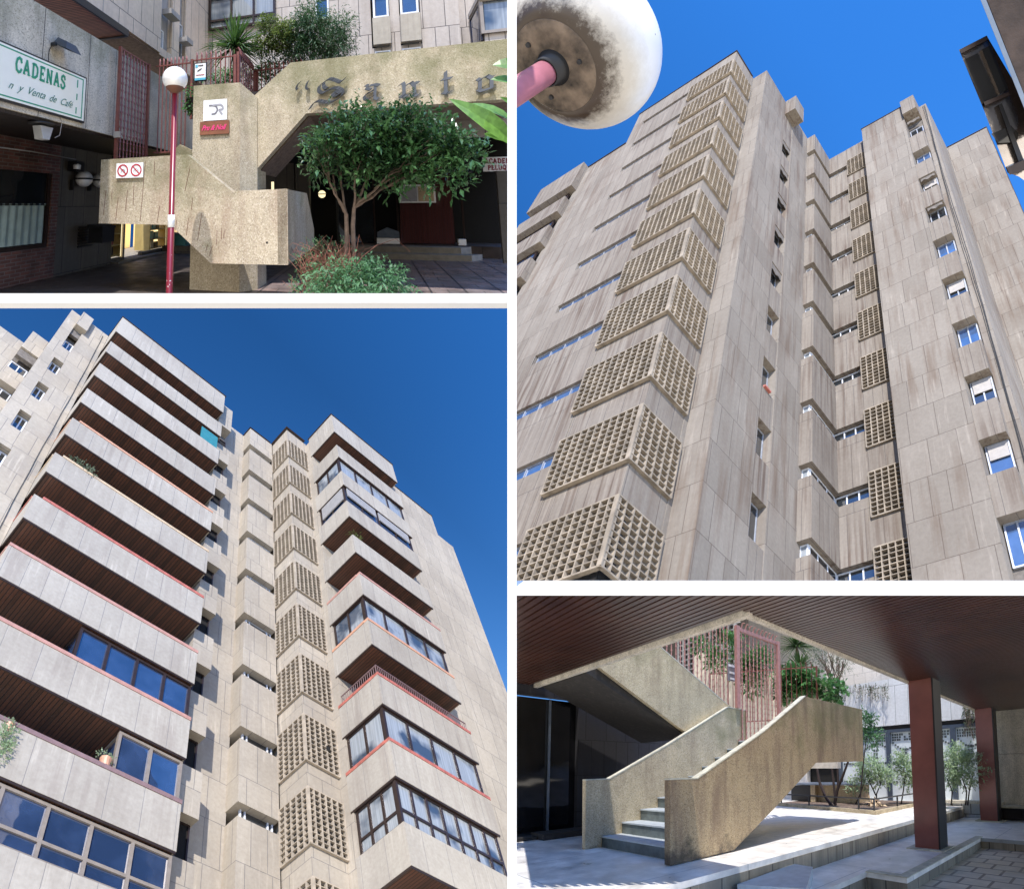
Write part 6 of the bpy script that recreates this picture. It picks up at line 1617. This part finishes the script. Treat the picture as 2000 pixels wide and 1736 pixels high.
balcony_plant('dry plant peeping over the corner of the open right-hand balcony', (13.5, 11.0, zq-0.1), [(13.5,10.95,zq+0.25,0.3,0.2,0.2)], 130, 0.12, 0.03, 'leaf_yellow')
# ================================================================== partitions between the four places
D = 2.3
def bar(u0, u1, v0, v1, d0, d1):
    x0, x1 = (u0-CX)/FOCAL*D, (u1-CX)/FOCAL*D
    z0, z1 = (CY-v1)/FOCAL*D, (CY-v0)/FOCAL*D
    return x0, x1, d0, d1, z0, z1
pw = MB(); pw.box(*bar(991, 1009, -600, 2400, D, D+0.10))
tag(pw.build('partition_post', M['white_paint'], None, W), 'white upright partition post running the full height between the four views', 'partition post')
pw = MB(); pw.box(*bar(-3000, 990.5, 573, 591, D+0.002, D+0.098))
tag(pw.build('partition_beam', M['white_paint'], None, W), 'white cross beam between the entrance court and the balcony tower', 'partition beam')
pw = MB(); pw.box(*bar(1009.5, 5000, 1145, 1163, D+0.003, D+0.097))
tag(pw.build('partition_beam', M['white_paint'], None, W), 'white cross beam between the lattice tower and the stair passage', 'partition beam')

# every place stops at the partitions that bound it ---------------------
def clip_all():
    kV = (CY-582)/FOCAL; kW = (CY-1154)/FOCAL
    sides = {id(TL): [Vector((1, 0, 0)), Vector((0, kV, -1))],
             id(BL): [Vector((1, 0, 0)), Vector((0, -kV, 1))],
             id(TR): [Vector((-1, 0, 0)), Vector((0, kW, -1))],
             id(BR): [Vector((-1, 0, 0)), Vector((0, -kW, 1))]}
    for o in [q for q in bpy.data.objects if q.type == 'MESH']:
        F = PLACE.get(o.name)
        if F is None or id(F) not in sides: continue
        off = parent_loc(o)
        pts = [v.co + off for v in o.data.vertices]
        if not pts: continue
        if o.get('_keep'):
            continue
        cut = []; dead = False
        for nrm in sides[id(F)]:
            d = [p.dot(nrm) for p in pts]
            if min(d) > 0: dead = True; break
            if max(d) > 1e-4: cut.append(nrm)
        if not dead:
            q = [(CX+FOCAL*p.x/p.y, CY-FOCAL*p.z/p.y) for p in pts if p.y > 0.05]
            if q and (max(a for a, _ in q) < -150 or min(a for a, _ in q) > 2150 or max(b for _, b in q) < -350 or min(b for _, b in q) > 1900): dead = True
        if dead:
            o['_dead'] = 1; continue
        if cut:
            if o.data.users > 1: o.data = o.data.copy()
            bm = bmesh.new(); bm.from_mesh(o.data)
            for nrm in cut:
                geom = bm.verts[:] + bm.edges[:] + bm.faces[:]
                bmesh.ops.bisect_plane(bm, geom=geom, dist=1e-5, plane_co=-off, plane_no=nrm, clear_outer=True)
            if len(bm.faces) == 0: o['_dead'] = 1
            bm.to_mesh(o.data); bm.free()
    def alive(o):
        if any(alive(c) for c in o.children): return True
        return o.type == 'MESH' and not o.get('_dead')
    for o in list(bpy.data.objects):
        if o.type == 'MESH' and o.get('_dead'):
            kids = [c for c in o.children if alive(c)]
            if kids:                                   # keep surviving sub-parts under the thing
                for c in kids:
                    c.location = c.location + o.location; c.parent = o.parent
    for o in [q for q in bpy.data.objects if q.type == 'MESH' and q.get('_dead')]:
        bpy.data.objects.remove(o)
    for o in [q for q in bpy.data.objects if q.type == 'EMPTY' and not q.children]:
        bpy.data.objects.remove(o)
clip_all()
bpy.context.view_layer.update()
